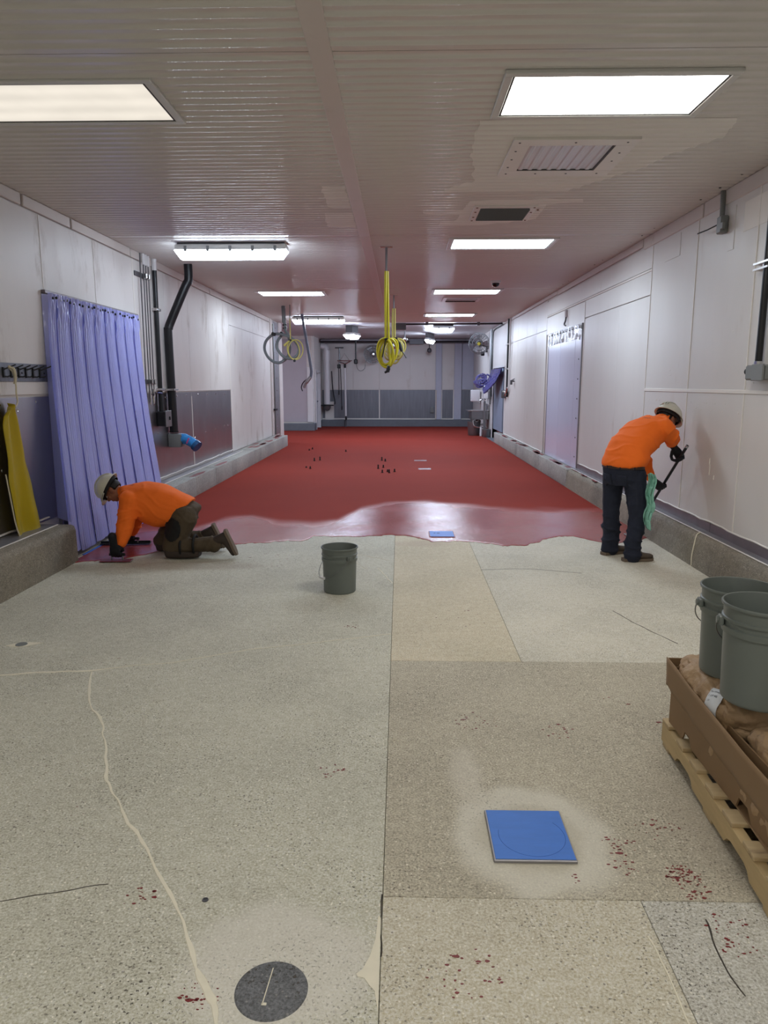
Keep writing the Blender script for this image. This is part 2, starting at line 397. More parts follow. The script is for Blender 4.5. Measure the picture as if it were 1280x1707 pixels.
# red coating
rf = [(-3.17, 6.72), (-2.785, 6.772), (-2.58, 7.03), (-2.19, 7.55), (-1.784, 7.542), (-1.478, 7.639), (-1.10, 7.69), (-1.02, 7.80), (-.97, 7.98), (-.447, 7.943), (-.11, 8.05), (.228, 7.894), (.355, 7.72), (.814, 7.72), (1.113, 7.52), (1.379, 7.58), (1.801, 8.05), (1.99, 7.99), (2.209, 7.69), (2.437, 7.70), (2.765, 7.95)]
wf = [(-3.2, 8.2), (-2.489, 8.41), (-2.262, 8.96), (-1.931, 9.22), (-1.534, 8.74), (-1.078, 8.67), (-.796, 8.83), (-.549, 9.8), (-.226, 10.22), (.471, 10.39), (.883, 10.09), (1.511, 9.75), (2.77, 9.69)]
def coating():
    mb = MB(); bm = mb.bm; lay = bm.verts.layers.float.new('wet')
    nx = 260; xs = [-3.17 + (2.765 + 3.17) * i / nx for i in range(nx + 1)]
    cols = []
    for x in xs:
        y0 = interp(rf, x) + .06 * noise.noise(V((x * 4, 1.3, 0))) + .05 * noise.noise(V((x * 13, 4.3, 0))) + .035 * noise.noise(V((x * 37, 7.3, 0)))
        ys = [y0, y0, y0 + .015] + [y0 + .05 + (13.0 - y0) * (k / 60) ** 1.3 for k in range(1, 61)] + [16, 20, 24, 29.3]
        col = []
        for j, y in enumerate(ys):
            z = 0.0005 if j == 0 else (.004 if j == 1 else .006)
            v = bm.verts.new((x, y, z)); yb = interp(wf, x) + .22 * noise.noise(V((x * 2.2, y * 2.2, 2)))
            t = min(1, max(0, (yb + .30 - y) / .60)); v[lay] = t * t * (3 - 2 * t); col.append(v)
        cols.append(col)
    for a, b in zip(cols, cols[1:]):
        for j in range(len(a) - 1): mb.face([a[j], b[j], b[j + 1], a[j + 1]])
    q = mb.vs([(-8, 20.2, .006), (-3.17, 20.2, .006), (-3.17, 29.3, .006), (-8, 29.3, .006)]); mb.face(q)
    return mb.build('red_coating', M_['red'], floor, True, 60)
coating()
# blue tape line and concrete threshold at the strip door
MB().box(-3.195, -3.165, 7.0, 9.6, 0, .007).build('masking_tape', M_['bluetape'], floor, False)
MB().box(-3.48, -3.2, 6.79, 9.62, 0, .012, .004).build('door_threshold', M_['dkcurb'], floor, False)

# cracks filled with pale mortar
def ribbon(pts, wfn, z=.002, jit=.3):
    mb = MB(); P = smoothpath([(x, y, 0) for x, y in pts], 8); L = []
    for i, p in enumerate(P):
        t = (P[min(i + 1, len(P) - 1)] - P[max(i - 1, 0)]).normalized(); n = V((-t.y, t.x, 0))
        p = p + n * .012 * noise.noise(p * 9)
        wd = wfn(i / (len(P) - 1)); a = wd * (.5 + jit * noise.noise(p * 23)); b = wd * (.5 + jit * noise.noise(p * 31 + V((5, 0, 0))))
        L.append((mb.bm.verts.new(p + n * a + V((0, 0, -.002))), mb.bm.verts.new(p + n * a * .7 + V((0, 0, z))), mb.bm.verts.new(p - n * b * .7 + V((0, 0, z))), mb.bm.verts.new(p - n * b + V((0, 0, -.002)))))
    for q, r in zip(L, L[1:]):
        for k in range(3): mb.face([q[k], r[k], r[k + 1], q[k + 1]])
    return mb
cB = [(-1.842, 4.04), (-1.733, 3.747), (-1.64, 3.56), (-1.549, 3.449), (-1.409, 3.175), (-1.267, 2.859), (-1.137, 2.658), (-.975, 2.446), (-.856, 2.277), (-.75, 2.129), (-.659, 1.971), (-.602, 1.854), (-.544, 1.77), (-.487, 1.66), (-.44, 1.5)]
ribbon(cB, lambda t: .009 + .009 * abs(math.sin(t * 23)) ** 2 + (.018 if .80 < t < .89 else 0)).build('crack_filler', M_['filler'], floor)
cA = [(-3.1, 3.86), (-2.362, 3.977), (-2.172, 4.026), (-1.86, 4.06), (-1.668, 4.13), (-1.396, 4.203), (-1.029, 4.405), (-.6, 4.55), (-.06, 4.75)]
ribbon(cA, lambda t: .022 if t < .42 else .009).build('crack_filler', M_['filler'], floor)
for pts, wd in [([(-.20, 6.55), (-.12, 6.25), (-.06, 6.02)], .012), ([(-.42, 7.1), (-.1, 6.85)], .008), ([(-.30, 6.5), (-.42, 6.75)], .007), ([(.78, 2.0), (.79, 1.85), (.785, 1.6)], .006)]:
    ribbon(pts, lambda t, w_=wd: w_).build('crack_filler', M_['filler'], floor)
MB().prism([(-.054, 1.70), (-.056, 2.06), (-.064, 2.07), (-.070, 1.97), (-.085, 1.90), (-.105, 1.85), (-.122, 1.835), (-.118, 1.825), (-.098, 1.82), (-.082, 1.795), (-.066, 1.775)], -.001, .0018).build('mortar_patch', M_['filler'], floor, False)
# open dark cracks
for pts, wd in [([(.989, 2.077), (.975, 1.95), (.972, 1.88), (.978, 1.78)], .006), ([(1.66, 6.4), (1.2, 6.55), (.76, 6.5)], .005), ([(1.62, 5.3), (1.72, 4.95), (1.85, 4.6)], .007), ([(-1.0, 2.2), (-1.35, 2.1)], .004), ([(-.052, 2.17), (-.052, 1.9)], .005)]:
    ribbon(pts, lambda t, w_=wd: w_, .0012, .45).build('open_crack', M_['pitdark'], floor)
# red resin drips on the bare concrete
mb = MB(); rs = random.Random(3)
for cx, cy, n, rad in [(1.0, 2.29, 46, .055), (1.02, 2.2, 14, .05), (.83, 2.45, 16, .06), (.80, 2.33, 10, .05), (.62, 2.27, 3, .03), (1.0, 2.55, 14, .08), (-.87, 2.15, 10, .06), (-.56, 1.75, 16, .05), (.20, 1.85, 22, .10), (.40, 3.45, 20, .10), (.78, 3.35, 14, .08), (-.30, 2.95, 10, .06), (1.05, 2.05, 12, .06), (1.3, 3.6, 6, .2), (-1.3, 6.9, 22, .35), (.45, 5.1, 8, .2), (-.33, 4.9, 8, .05), (1.05, 1.95, 10, .05)]:
    for k in range(int(n * 1.7)):
        a = rs.uniform(0, 6.28); d = rad * rs.random() ** .6; x, y = cx + d * math.cos(a) * 1.2, cy + d * math.sin(a); s = rs.uniform(.001, .0042) * (1.7 if rs.random() < .1 else 1)
        th = rs.uniform(0, 6.28); ex = rs.uniform(1, 2.4)
        mb.prism([(x + s * ex * math.cos(t) * rs.uniform(.6, 1.2), y + s * math.sin(t) * rs.uniform(.6, 1.2)) for t in [th * 0 + k2 * PI / 3.5 for k2 in range(7)]], 0, .0012)
mb.build('resin_drips', M_['redpaint'], floor, False, kind='stuff')
# small mortar patch with a capped hole, left
mb = MB(); mb.prism([(-2.60, 4.46), (-2.54, 4.44), (-2.46, 4.45), (-2.37, 4.52), (-2.46, 4.53), (-2.54, 4.51)], -.001, .002); mb.build('mortar_patch', M_['filler'], floor, False)
o = MB().lathe([(0, .004), (.036, .004), (.038, 0)], Matrix.Translation((-2.5, 4.485, .001)), 20).build('pipe_plug', M_['greybox']); tag(o, 'small dark round plug in a pale mortar patch, left floor edge', 'plug')
o = MB().lathe([(0, .0005), (.006, .0005), (.007, .003), (.010, .003), (.011, 0)], Matrix.Translation((-.645, 2.13, 0)), 18).build('steel_anchor_ring', M_['grille']); tag(o, 'tiny dark ring set in the concrete beside the long filled crack', 'anchor')
# dark round plug near the bottom
t = thing('cleanout_cover', 'large dark grey round grout disc set in the pale concrete', 'drain cover', (-.36, 1.772, 0))
MB().lathe([(0, .003), (.10, .003), (.104, 0)], Matrix.Translation((-.36, 1.772, 0)), 48).build('disc', M_['plug'], t)
MB().boxm((.0028, .125, .002), Matrix.Translation((-.372, 1.785, .0035)) @ Matrix.Rotation(R(-4), 4, 'Z')).build('seam_strip', M_['filler'], t, False)
MB().boxm((.014, .008, .002), Matrix.Translation((-.372, 1.722, .0035))).build('seam_strip', M_['filler'], t, False)

# ------------------------------------------------------------------ curbs
def curb(name, label, segs, prof, m=None):
    """prof: list of (x, z) section; segs: list of (y0, y1)"""
    c = struct(name, label)
    for y0, y1 in segs:
        mb = MB(); n = max(2, int((y1 - y0) / .25)); rings = []
        for i in range(n + 1):
            y = y0 + .004 + (y1 - y0 - .008) * i / n
            rings.append(mb.vs([(x + (.006 * noise.noise(V((y * 3, z * 6, x)))), y, z + (.006 * noise.noise(V((y * 2.3, x * 9, 7))) if z > .02 else 0)) for x, z in prof]))
        for a, b in zip(rings, rings[1:]):
            for k in range(len(prof)): mb.face([a[k], a[(k + 1) % len(prof)], b[(k + 1) % len(prof)], b[k]])
        mb.face(rings[0]); mb.face(rings[-1][::-1])
        mb.build('curb_block', m or M_['dkcurb'], c, True, 50)
    return c
pr = [(2.765, 0), (2.785, .22), (2.795, .265), (2.815, .298), (2.84, .31), (2.94, .315), (2.94, 0)]
cr = curb('baseboard_right', 'rounded concrete curb along the right wall', [(-8, 3.2), (3.2, 6.72), (6.72, 9.4), (9.4, 12.0)], pr)
pr2 = [(2.77, 0), (2.775, .285), (2.785, .30), (2.94, .30), (2.94, 0)]
M_['farcurb'] = concrete('far_curb_concrete', (172, 172, 168), (150, 150, 148), .3, .6)
for k, (a, b) in enumerate([(12.0, 14.4), (14.4, 17.2), (17.2, 19.4), (19.4, 21.4)]):
    mb = MB()
    mb.box(2.77, 2.94, a + .005, b - .005, 0, .30, .012, 2); mb.build('curb_block', M_['farcurb'], cr, True, 40)
ribbon([(2.78, 6.72), (2.78, 6.72)], lambda t: .01).bm.free()
MB().tube(smoothpath([(2.768, 6.70, .004), (2.774, 6.72, .1), (2.786, 6.71, .22), (2.812, 6.73, .296), (2.85, 6.74, .318)]), .006, 6).build('crack_filler', M_['filler'], cr)
for y0, y1 in [(-8, 6.72), (6.73, 12.0)]:
    MB().box(2.845, 2.94, y0, y1, .314, .322, .002).build('metal_cap', M_['galv'], cr, False)
    MB().box(2.925, 2.94, y0, y1, .322, .405).build('metal_upstand', M_['flash'], cr, False)
    MB().tube([(2.846, y0, .318), (2.846, y1, .318)], .006, 6).build('caulk_bead', M_['caulk'], cr)
mb = MB(); rs = random.Random(5)
for k in range(26):
    y = rs.choice([12.6, 13.3, 14.9, 15.8, 17, 18.3, 19.5, 20.2, 20.7, 11.3, 10.8]) + rs.uniform(-.4, .4); s = rs.uniform(.1, .4); x = rs.uniform(2.80, 2.86)
    mb.prism([(x - .03 * rs.random(), y - s), (x + .06, y - s * .7), (x + .075, y + s * .4), (x, y + s), (x - .02, y + s * .3)], .30 if y > 12.1 else .316, .3025 + (0 if y > 12.1 else .018))
mb.build('resin_smears', M_['redpaint'], cr, False, kind='stuff')

pl = [(-3.13, 0), (-3.135, .30), (-3.15, .345), (-3.18, .36), (-3.49, .36), (-3.49, 0)]
cl = curb('baseboard_left', 'concrete curb along the left wall with a gap at the strip door', [(-8, 3.0), (3.0, 6.77)], pl)
for a, b in [(9.75, 10.9), (10.9, 12.1), (12.1, 13.3), (13.3, 15.4), (15.4, 17.7), (17.7, 20.0)]:
    MB().box(-3.49, -3.12, a + .005, b - .005, 0, .30, .014, 2).build('curb_block', M_['farcurb'], cl, True, 40)
MB().box(-3.49, -3.30, -8, 6.75, .358, .366, .002).build('metal_cap', M_['galv'], cl, False)
MB().box(-3.49, -3.33, 9.75, 15.2, .30, .308, .002).build('metal_cap', M_['galv'], cl, False)
MB().tube([(-3.30, -8, .362), (-3.30, 6.75, .362)], .006, 6).build('caulk_bead', M_['caulk'], cl)
MB().tube([(-3.33, 9.75, .306), (-3.33, 15.2, .306)], .006, 6).build('caulk_bead', M_['caulk'], cl)
mb = MB()
for k in range(16):
    y = rs.choice([10.3, 11.3, 12.8, 15.2, 16.1, 17, 18, 19, 19.6]) + rs.uniform(-.3, .3); s = rs.uniform(.12, .4); x = rs.uniform(-3.25, -3.17) if y < 15 else rs.uniform(-3.42, -3.2)
    mb.prism([(x - .04, y - s), (x + .03, y - s * .7), (x + .04, y + s * .4), (x, y + s), (x - .05, y + s * .3)], .299, .3025)
mb.build('resin_smears', M_['redpaint'], cl, False, kind='stuff')

# ------------------------------------------------------------------ walls
def wallx(name, label, xin, out, segs):
    wl = struct(name, label)
    for y0, y1, z0, z1 in segs: MB().box(xin, xin + out, y0, y1, z0, z1).build('wall_core', M_['trimw'], wl, False)
    return wl
wl = wallx('wall_left', 'left wall of white panels with stainless wainscot sheets', XL - .006, -.16, [(-8.2, 7.22, 0, ZC), (9.62, 21.5, 0, ZC), (7.22, 9.62, 2.58, ZC)])
wr = wallx('wall_right', 'right wall of white panels with a half-height rail', XR + .006, .16, [(-8.2, 20.6, 0, ZC), (23.2, 29.6, 0, ZC), (20.6, 23.2, 2.17, ZC)])
def panel(par, x, sgn, y0, y1, z0, z1, m, th=.008, name='wall_panel', gap=.0015):
    return MB().box(x, x + sgn * th, y0 + gap, y1 - gap, z0 + gap, z1 - gap, .002).build(name, m, par, False)
# left: upper panels, lower stainless
ysL = [-8.2, -6.9, -5.7, -4.6, -3.5, -2.5, -1.3, -.1, 1.1, 2.35, 3.6, 4.82, 6.05, 7.22]
for a, b in zip(ysL, ysL[1:]):
    panel(wl, XL, 1, a, b, 1.60, 3.30, M_['whiteL']); panel(wl, XL, 1, a, b, .37, 1.58, M_['steel'], .006, 'steel_sheet')
for a, b in [(7.22, 8.46), (8.46, 9.68)]: panel(wl, XL, 1, a, b, 2.60, 3.30, M_['whiteL'])
for a, b in [(9.68, 10.9), (10.9, 12.1), (12.1, 13.35), (13.35, 14.95)]:
    panel(wl, XL, 1, a, b, 1.58, 3.30, M_['whiteL'])
for a, b in [(9.68, 12.1), (12.1, 14.95)]: panel(wl, XL, 1, a, b, .33, 1.57, M_['steel'], .006, 'steel_sheet')
for a, b in [(14.95, 16.2), (16.2, 17.4), (17.4, 18.7), (18.7, 19.6)]:
    panel(wl, XL, 1, a, b, .31, 2.87, M_['whiteL']); panel(wl, XL, 1, a, b, 2.88, 3.30, M_['whiteL'])
MB().box(XL, XL + .03, 19.62, 19.95, .31, ZC).build('corner_trim', M_['trimw'], wl, False)
MB().box(XL, XL + .022, 19.97, 20.9, .31, 3.38).build('steel_column_sheet', M_['galv'], wl, False)
MB().box(XL, XL + .03, 20.92, 21.5, .0, ZC).build('corner_trim', M_['trimw'], wl, False)
mb = MB()
for k in range(9):
    z = .5 + k * .34
    mb.lathe([(0, .008), (.014, .006), (.018, 0)], Matrix.Translation((XL + .022, 20.45, z)) @ Matrix.Rotation(PI / 2, 4, 'Y'), 10)
mb.build('rivets', M_['chrome'], wl, kind='stuff')
MB().tube([(XL + .05, 19.95, .32), (XL + .05, 19.95, 3.3)], .02, 8).build('conduit', M_['dullmetal'], wl)
MB().box(XL + .02, XL + .09, 19.8, 20.12, .98, 1.03, .004).build('conduit_clamp', M_['black'], wl, False)
# joint battens and caulk lines
for y in ysL[1:] + [8.46]:
    if y < 7.2: MB().box(XL, XL + .012, y - .006, y + .006, 1.6, 3.3).build('joint_batten', M_['caulk'], wl, False)
    else: MB().box(XL, XL + .012, y - .006, y + .006, 2.62, 3.3).build('joint_batten', M_['caulk'], wl, False)
MB().box(XL, XL + .012, 9.66, 9.69, 1.58, 3.3).build('joint_batten', M_['caulk'], wl, False)
MB().box(XL, XL + .012, 14.93, 14.97, .31, 2.87).build('joint_batten', M_['caulk'], wl, False)
MB().box(XL, XL + .011, 12.09, 12.115, .33, 1.5).build('joint_batten', M_['caulk'], wl, False)
mb = MB(); rs = random.Random(2)
y = 9.75; pts = []
while y < 15: pts.append((XL + .008, y, .345 + rs.uniform(-.006, .008))); y += .12
mb.tube(pts, .009, 6).build('caulk_bead', M_['caulk'], wl)
pts = [(XL + .008, -3 + k * .12, .392 + rs.uniform(-.006, .008)) for k in range(84)]
MB().tube(pts, .009, 6).build('caulk_bead', M_['caulk'], wl)
pts = [(XL + .012, 7.165 + rs.uniform(-.004, .006) + .0 * z, z / 10) for z in range(4, 16)]
MB().tube(pts, [.010 + .006 * rs.random() for _ in pts], 6).build('caulk_bead', M_['caulk'], wl)
mb = MB()
for yy, zz in [(9.8, 1.5), (9.8, 1.35), (9.9, .95), (9.85, .6), (10.25, 1.5), (10.25, 1.42), (10.35, 1.0), (10.75, 1.5), (11.3, 1.52), (11.8, 1.52), (12.5, 1.52), (13.1, 1.52), (13.7, 1.52), (14.4, 1.5), (12.2, .8), (12.9, .85), (13.6, .86), (14.3, .88), (14.6, .88), (10.2, .55), (10.22, .62), (6.25, 1.52), (6.9, 1.53), (6.2, .95), (11.9, .78), (12.0, .79)]:
    mb.lathe([(0, .006), (.012, .005), (.016, 0)], Matrix.Translation((XL + .006, yy, zz)) @ Matrix.Rotation(PI / 2, 4, 'Y'), 8)
mb.build('rivets', M_['chrome'], wl, kind='stuff')
# cove trim at the ceiling
for a, b in [(-8.2, 2.2), (2.2, 5.0), (5.0, 6.9), (6.92, 7.9), (7.92, 9.6), (9.62, 13.5), (13.52, 19.6)]:
    MB().box(XL, XL + .022, a + .01, b - .01, 3.31, 3.415, .006).build('cove_trim', M_['trimw'], wl, False)

# right wall panels
ysR = [-8.2, -6.9, -5.7, -4.6, -3.5, -2.3, -1.1, .1, 1.35, 2.6, 3.82, 5.05, 6.28, 7.52, 8.82]
for i, (a, b) in enumerate(zip(ysR, ysR[1:])):
    panel(wr, XR, -1, a, b, 1.645, 3.30, M_['white']); panel(wr, XR, -1, a, b, .40, 1.62, M_['white'])
    MB().box(XR - .014, XR, b - .007, b + .007, .40, 3.3).build('joint_batten', M_['caulk'], wr, False)
MB().box(XR - .016, XR, -8.2, 8.82, 1.615, 1.65, .004).build('half_height_rail', M_['caulk'], wr, False)
for a, b in [(8.82, 10.02), (10.02, 11.9)]: panel(wr, XR, -1, a, b, .36, 2.72, M_['white'])
panel(wr, XR, -1, 8.82, 11.9, 2.73, 3.0, M_['white'])
panel(wr, XR, -1, 8.82, 11.6, 3.03, 3.30, M_['white']); panel(wr, XR, -1, 11.6, 14.9, 3.03, 3.30, M_['white'])
MB().box(XR - .014, XR, 8.82, 14.9, 3.0, 3.025, .003).build('upper_rail', M_['caulk'], wr, False)
panel(wr, XR, -1, 11.9, 14.9, 2.66, 2.995, M_['white'])
for a, b in [(14.9, 16.0), (16.0, 17.2), (17.2, 18.5), (18.5, 19.3), (19.3, 20.6)]:
    panel(wr, XR, -1, a, b, .31, 2.74, M_['white']); panel(wr, XR, -1, a, b, 2.76, 3.34, M_['white'])
panel(wr, XR, -1, 20.6, 23.2, 2.19, 3.34, M_['white'])
for a, b in [(23.2, 25.2), (25.2, 27.2), (27.2, 29.4)]: panel(wr, XR, -1, a, b, .02, 3.34, M_['white'])
MB().box(XR - .014, XR, 11.87, 11.9, .36, 2.99).build('joint_batten', M_['trimw'], wr, False)
for a, b, zt in [(-8.2, 5.0, .13), (5.02, 7.4, .13), (7.42, 9.15, .13), (9.17, 14.0, .09), (14.02, 20.6, .07)]:
    MB().box(XR - .022, XR, a + .005, b - .005, 3.415 - zt, 3.415, .006).build('cove_trim', M_['trimw'], wr, False)
MB().box(XR - .012, XR - .008, 7.98, 8.42, 3.03, 3.26).build('patch_plate', M_['white'], wr, False)
MB().box(XR - .012, XR - .008, 4.9, 6.55, 2.98, 3.22).build('paint_patch', M_['caulk'], wr, False)
MB().box(XR - .012, XR - .008, 6.72, 6.84, 2.87, 3.24).build('patch_plate', M_['white'], wr, False)
pts = [(XR - .012, -3 + k * .12, .412 + rs.uniform(-.006, .008)) for k in range(124)]
MB().tube(pts, .008, 6).build('caulk_bead', M_['caulk'], wr)
pts = [(XR - .012, 15.0 + k * .15, .315 + rs.uniform(-.004, .006)) for k in range(37)]
MB().tube(pts, .010, 6).build('caulk_bead', M_['caulk'], wr)
mb = MB(); rs = random.Random(11)
for k in range(60):
    yy = rs.uniform(5.0, 8.7); zz = rs.choice([rs.uniform(.5, 1.55), rs.uniform(1.7, 2.2), 1.52, 1.45]); s = rs.uniform(.003, .009)
    mb.lathe([(0, .003), (s, .002), (s * 1.2, 0)], Matrix.Translation((XR - .008, yy, zz)) @ Matrix.Rotation(-PI / 2, 4, 'Y'), 7)
for yy, zz, h in [(6.85, .85, .05), (6.86, .95, .03), (6.75, .82, .02)]:
    mb.tube([(XR - .009, yy, zz), (XR - .009, yy - .003, zz + h * 2)], .005, 6)
mb.build('filler_dabs', M_['caulk'], wr, kind='stuff')

# back wall, alcove wall, front wall (behind the camera)
wb = struct('wall_back', 'far back wall, white above and grey sheet metal below')
MB().box(-3.3, 3.3, 29.5, 29.66, 0, ZC).build('wall_core', M_['trimw'], wb, False)
for a, b in zip([-3.15, -1.9, -.843, .4, 1.45], [-1.9, -.843, .4, 1.45, 1.45]):
    if b > a: MB().box(a + .006, b - .006, 29.485, 29.5, 1.48, 3.3, .003).build('wall_panel', M_['white'], wb, False)
MB().box(1.66, 2.17, 29.485, 29.5, 1.48, 3.3, .003).build('wall_panel', M_['white'], wb, False)
for a, b in [(-3.15, -2.25), (-2.2, -.86), (-.82, 1.42), (1.7, 2.14)]:
    MB().box(a, b, 29.482, 29.5, .33, 1.46, .003).build('grey_sheet', M_['darksteel'], wb, False)
for x0, x1 in [(1.42, 1.66), (2.17, 2.46)]:
    MB().box(x0, x1, 29.38, 29.5, .28, 3.35, .01).build('column_cover', M_['palecol'], wb, False)
MB().box(2.48, 2.94, 29.46, 29.5, 1.48, 3.3).build('wall_panel', M_['palecol'], wb, False)
MB().box(2.48, 2.94, 29.46, 29.5, .33, 1.46).build('grey_sheet', M_['darksteel'], wb, False)
for x in (-.84, 2.155, 1.68): MB().box(x - .02, x + .02, 29.47, 29.5, .3, 1.47).build('joint_batten', M_['caulk'], wb, False)
MB().box(-3.15, 2.94, 29.46, 29.5, .28, .315).build('joint_batten', M_['caulk'], wb, False)
MB().box(-3.15, 2.94, 29.22, 29.5, 0, .27, .02, 2).build('curb_block', M_['bcurb'], wb, False)
MB().tube([(1.44, 29.36, .3), (1.44, 29.36, 1.46)], .03, 8).build('conduit', M_['trimw'], wb)
MB().box(1.22, 1.36, 29.38, 29.48, .55, .78, .01).build('outlet_box', M_['greybox'], wb, False)
# dark header beam with conduits
MB().box(-3.1, 2.9, 28.6, 29.48, 3.28, ZC - .01, .01).build('header_beam', M_['flash'], wb, False)
MB().tube([(-3.1, 28.5, 3.3), (2.8, 28.5, 3.3)], .035, 8).build('conduit', M_['black'], wb)
MB().box(.35, .9, 28.42, 28.6, 3.2, 3.36, .01).build('junction_box', M_['grille'], wb, False)

wa = struct('wall_alcove', 'grey-mauve wall of the recess at the far left with a white corner')
MB().box(-8, -3.24, 26.8, 26.95, 0, ZC).build('wall_core', M_['trimw'], wa, False)
for a, b in zip([-8, -6.8, -5.6, -4.4], [-6.8, -5.6, -4.4, -3.42]): MB().box(a + .004, b - .004, 26.785, 26.8, .32, 3.3, .003).build('wall_panel', mat('mauve_panel', (176, 168, 176), .45, var=.05), wa, False)
MB().box(-3.42, -3.2, 26.76, 26.98, .3, 2.3, .01).build('corner_post', M_['pvc'], wa, False)
MB().box(-8, -3.13, 26.52, 26.8, 0, .27, .02, 2).build('curb_block', M_['bcurb'], wa, False)
MB().box(-3.3, -3.14, 26.8, 27.25, 0, .27, .02, 2).build('curb_block', M_['bcurb'], wa, False)
MB().box(-3.3, -3.14, 28.65, 29.5, 0, .27, .02, 2).build('curb_block', M_['bcurb'], wa, False)
MB().box(-3.3, -3.16, 26.95, 27.3, 0, ZC).build('wall_core', M_['white'], wa, False)
MB().box(-3.3, -3.16, 28.6, 29.5, 0, ZC).build('wall_core', M_['white'], wa, False)
MB().box(-3.3, -3.16, 27.3, 28.6, 2.15, ZC).build('wall_core', M_['white'], wa, False)
d3 = struct('door_3', 'narrow grey door in the white frame beside the far left corner')
MB().box(-3.3, -3.26, 27.33, 28.57, .0, 2.12, .005).build('door_leaf', M_['bluegrey'], d3, False)
for y0, y1, z0, z1 in [(27.24, 27.33, 0, 2.2), (28.57, 28.66, 0, 2.2), (27.24, 28.66, 2.12, 2.22)]: MB().box(-3.27, -3.13, y0, y1, z0, z1, .005).build('door_frame', M_['pvc'], d3, False)
MB().box(-3.25, -3.2, 28.4, 28.5, 1.0, 1.06, .01).build('handle', M_['chrome'], d3, False)
MB().box(-8.1, -8, 21.3, 27, 0, ZC).build('wall_core', M_['trimw'], wa, False)
MB().box(-8, -3.65, 21.35, 21.5, 0, ZC).build('wall_core', M_['trimw'], wa, False)
wf_ = struct('wall_front', 'plain white wall behind the photographer')
MB().box(-3.7, 3.2, -8.4, -8.2, 0, ZC).build('wall_core', M_['white'], wf_, False)

# ------------------------------------------------------------------ ceiling
ce = struct('ceiling', 'low ribbed white metal ceiling with a flat joint strip down the middle')
def ceilpanel(x0, x1, y0, y1, m=None, ribs=True):
    mb = MB(); prof = []; y = y0 + .004
    if ribs:
        while y < y1 - .11:
            prof += [(y, 0), (y + .030, .002), (y + .058, 0), (y + .066, -.006), (y + .074, -.0095), (y + .080, -.0095), (y + .088, -.006), (y + .096, 0)]; y += .1
        prof += [(y, 0), (y1 - .004, 0)]
    else:
        while y < y1 - .31:
            prof += [(y, 0), (y + .292, 0), (y + .295, .003), (y + .299, .003)]; y += .3
        prof += [(y, 0), (y1 - .004, 0)]
    prof += [(y1 - .004, .04), (y0 + .004, .04)]
    a = mb.vs([(x0 + .002, p, ZC + q) for p, q in prof]); b = mb.vs([(x1 - .002, p, ZC + q) for p, q in prof]); n = len(prof)
    for i in range(n): mb.face([a[i], a[(i + 1) % n], b[(i + 1) % n], b[i]])
    return mb.build('ceiling_panel', m or M_['ceil'], ce, True, 60)
for a, b in zip([-8.3, -5.4, -.62, 4.14, 8.925, 13.7, 18.4], [-5.4, -.62, 4.14, 8.925, 13.7, 18.4, 20.95]):
    ceilpanel(-3.62, -.48, a, b); ceilpanel(-.37, 3.1, a, b)
for a, b in [(20.96, 25.3), (25.3, 29.66)]:
    ceilpanel(-8.1, -2.2, a, b, M_['ceil2'], False); ceilpanel(-2.2, 3.3, a, b, M_['ceil2'], False)
MB().box(-.485, -.365, -8.3, 8.92, ZC - .0115, ZC + .02, .001).build('joint_strip', M_['trimw'], ce, False)
MB().box(-.485, -.365, 8.93, 20.95, ZC - .0115, ZC + .02, .001).build('joint_strip', M_['trimw'], ce, False)
MB().box(-8.2, 3.4, -8.4, 29.7, ZC + .04, ZC + .1).build('ceiling_deck', M_['trimw'], ce, False)
MB().box(-3.6, 3.1, 20.93, 20.98, ZC - .012, ZC + .02).build('edge_trim', M_['trimw'], ce, False)
def cpatch(poly):
    # brushed-on paint patch following the ribs of the panel
    mb = MB(); y0 = min(p[1] for p in poly); y1 = max(p[1] for p in poly); rows = []
    k = int((y0 - 4.144) / .1); ys = []
    while 4.144 + .1 * k < y1:
        for o_, h in ((0, 0), (.030, .002), (.058, 0), (.066, -.006), (.074, -.0095), (.080, -.0095), (.088, -.006), (.096, 0)):
            y = 4.144 + .1 * k + o_
            if y0 < y < y1: ys.append((y, h))
        k += 1
    for y, h in ys:
        xs = []
        for (ax, ay), (bx, by) in zip(poly, poly[1:] + poly[:1]):
            if (ay - y) * (by - y) < 0: xs.append(ax + (bx - ax) * (y - ay) / (by - ay))
        if len(xs) > 1:
            jx = .03 * noise.noise(V((y * 6, 0, 1))); rows.append(mb.vs([(min(xs) + jx, y, ZC + h - .0012), (max(xs) + jx * .7, y, ZC + h - .0012)]))
    for a, b in zip(rows, rows[1:]): mb.face([a[0], a[1], b[1], b[0]])
    return mb.build('paint_patch', M_['cpatch'], ce, True, 60)
cpatch([(.52, 5.15), (2.2, 5.12), (2.28, 5.5), (2.05, 5.9), (1.95, 6.25), (1.78, 6.5), (1.5, 6.95), (.9, 6.98), (.42, 7.0), (.40, 6.85), (.62, 6.6), (.58, 6.2), (.52, 5.7)])
cpatch([(.22, 7.66), (.62, 7.62), (.66, 7.3), (1.35, 7.2), (1.72, 7.25), (1.75, 7.36), (1.42, 7.42), (1.42, 8.08), (1.0, 8.3), (.4, 8.4), (.42, 8.2), (.6, 8.1), (.6, 7.85), (.22, 7.8)])
cpatch([(-.70, 6.71), (-.495, 6.71), (-.495, 7.59), (-.72, 7.5)]); cpatch([(-.78, 7.76), (-.495, 7.76), (-.495, 8.42), (-.82, 8.4)])
mb = MB(); rs = random.Random(8)
for k in range(20): mb.lathe([(0, -.006), (.01, -.004), (.012, 0)], Matrix.Translation((XR - .10, 5.2 + k * .42, ZC)), 8)
mb.build('screw_heads', M_['blackm'], ce, kind='stuff')

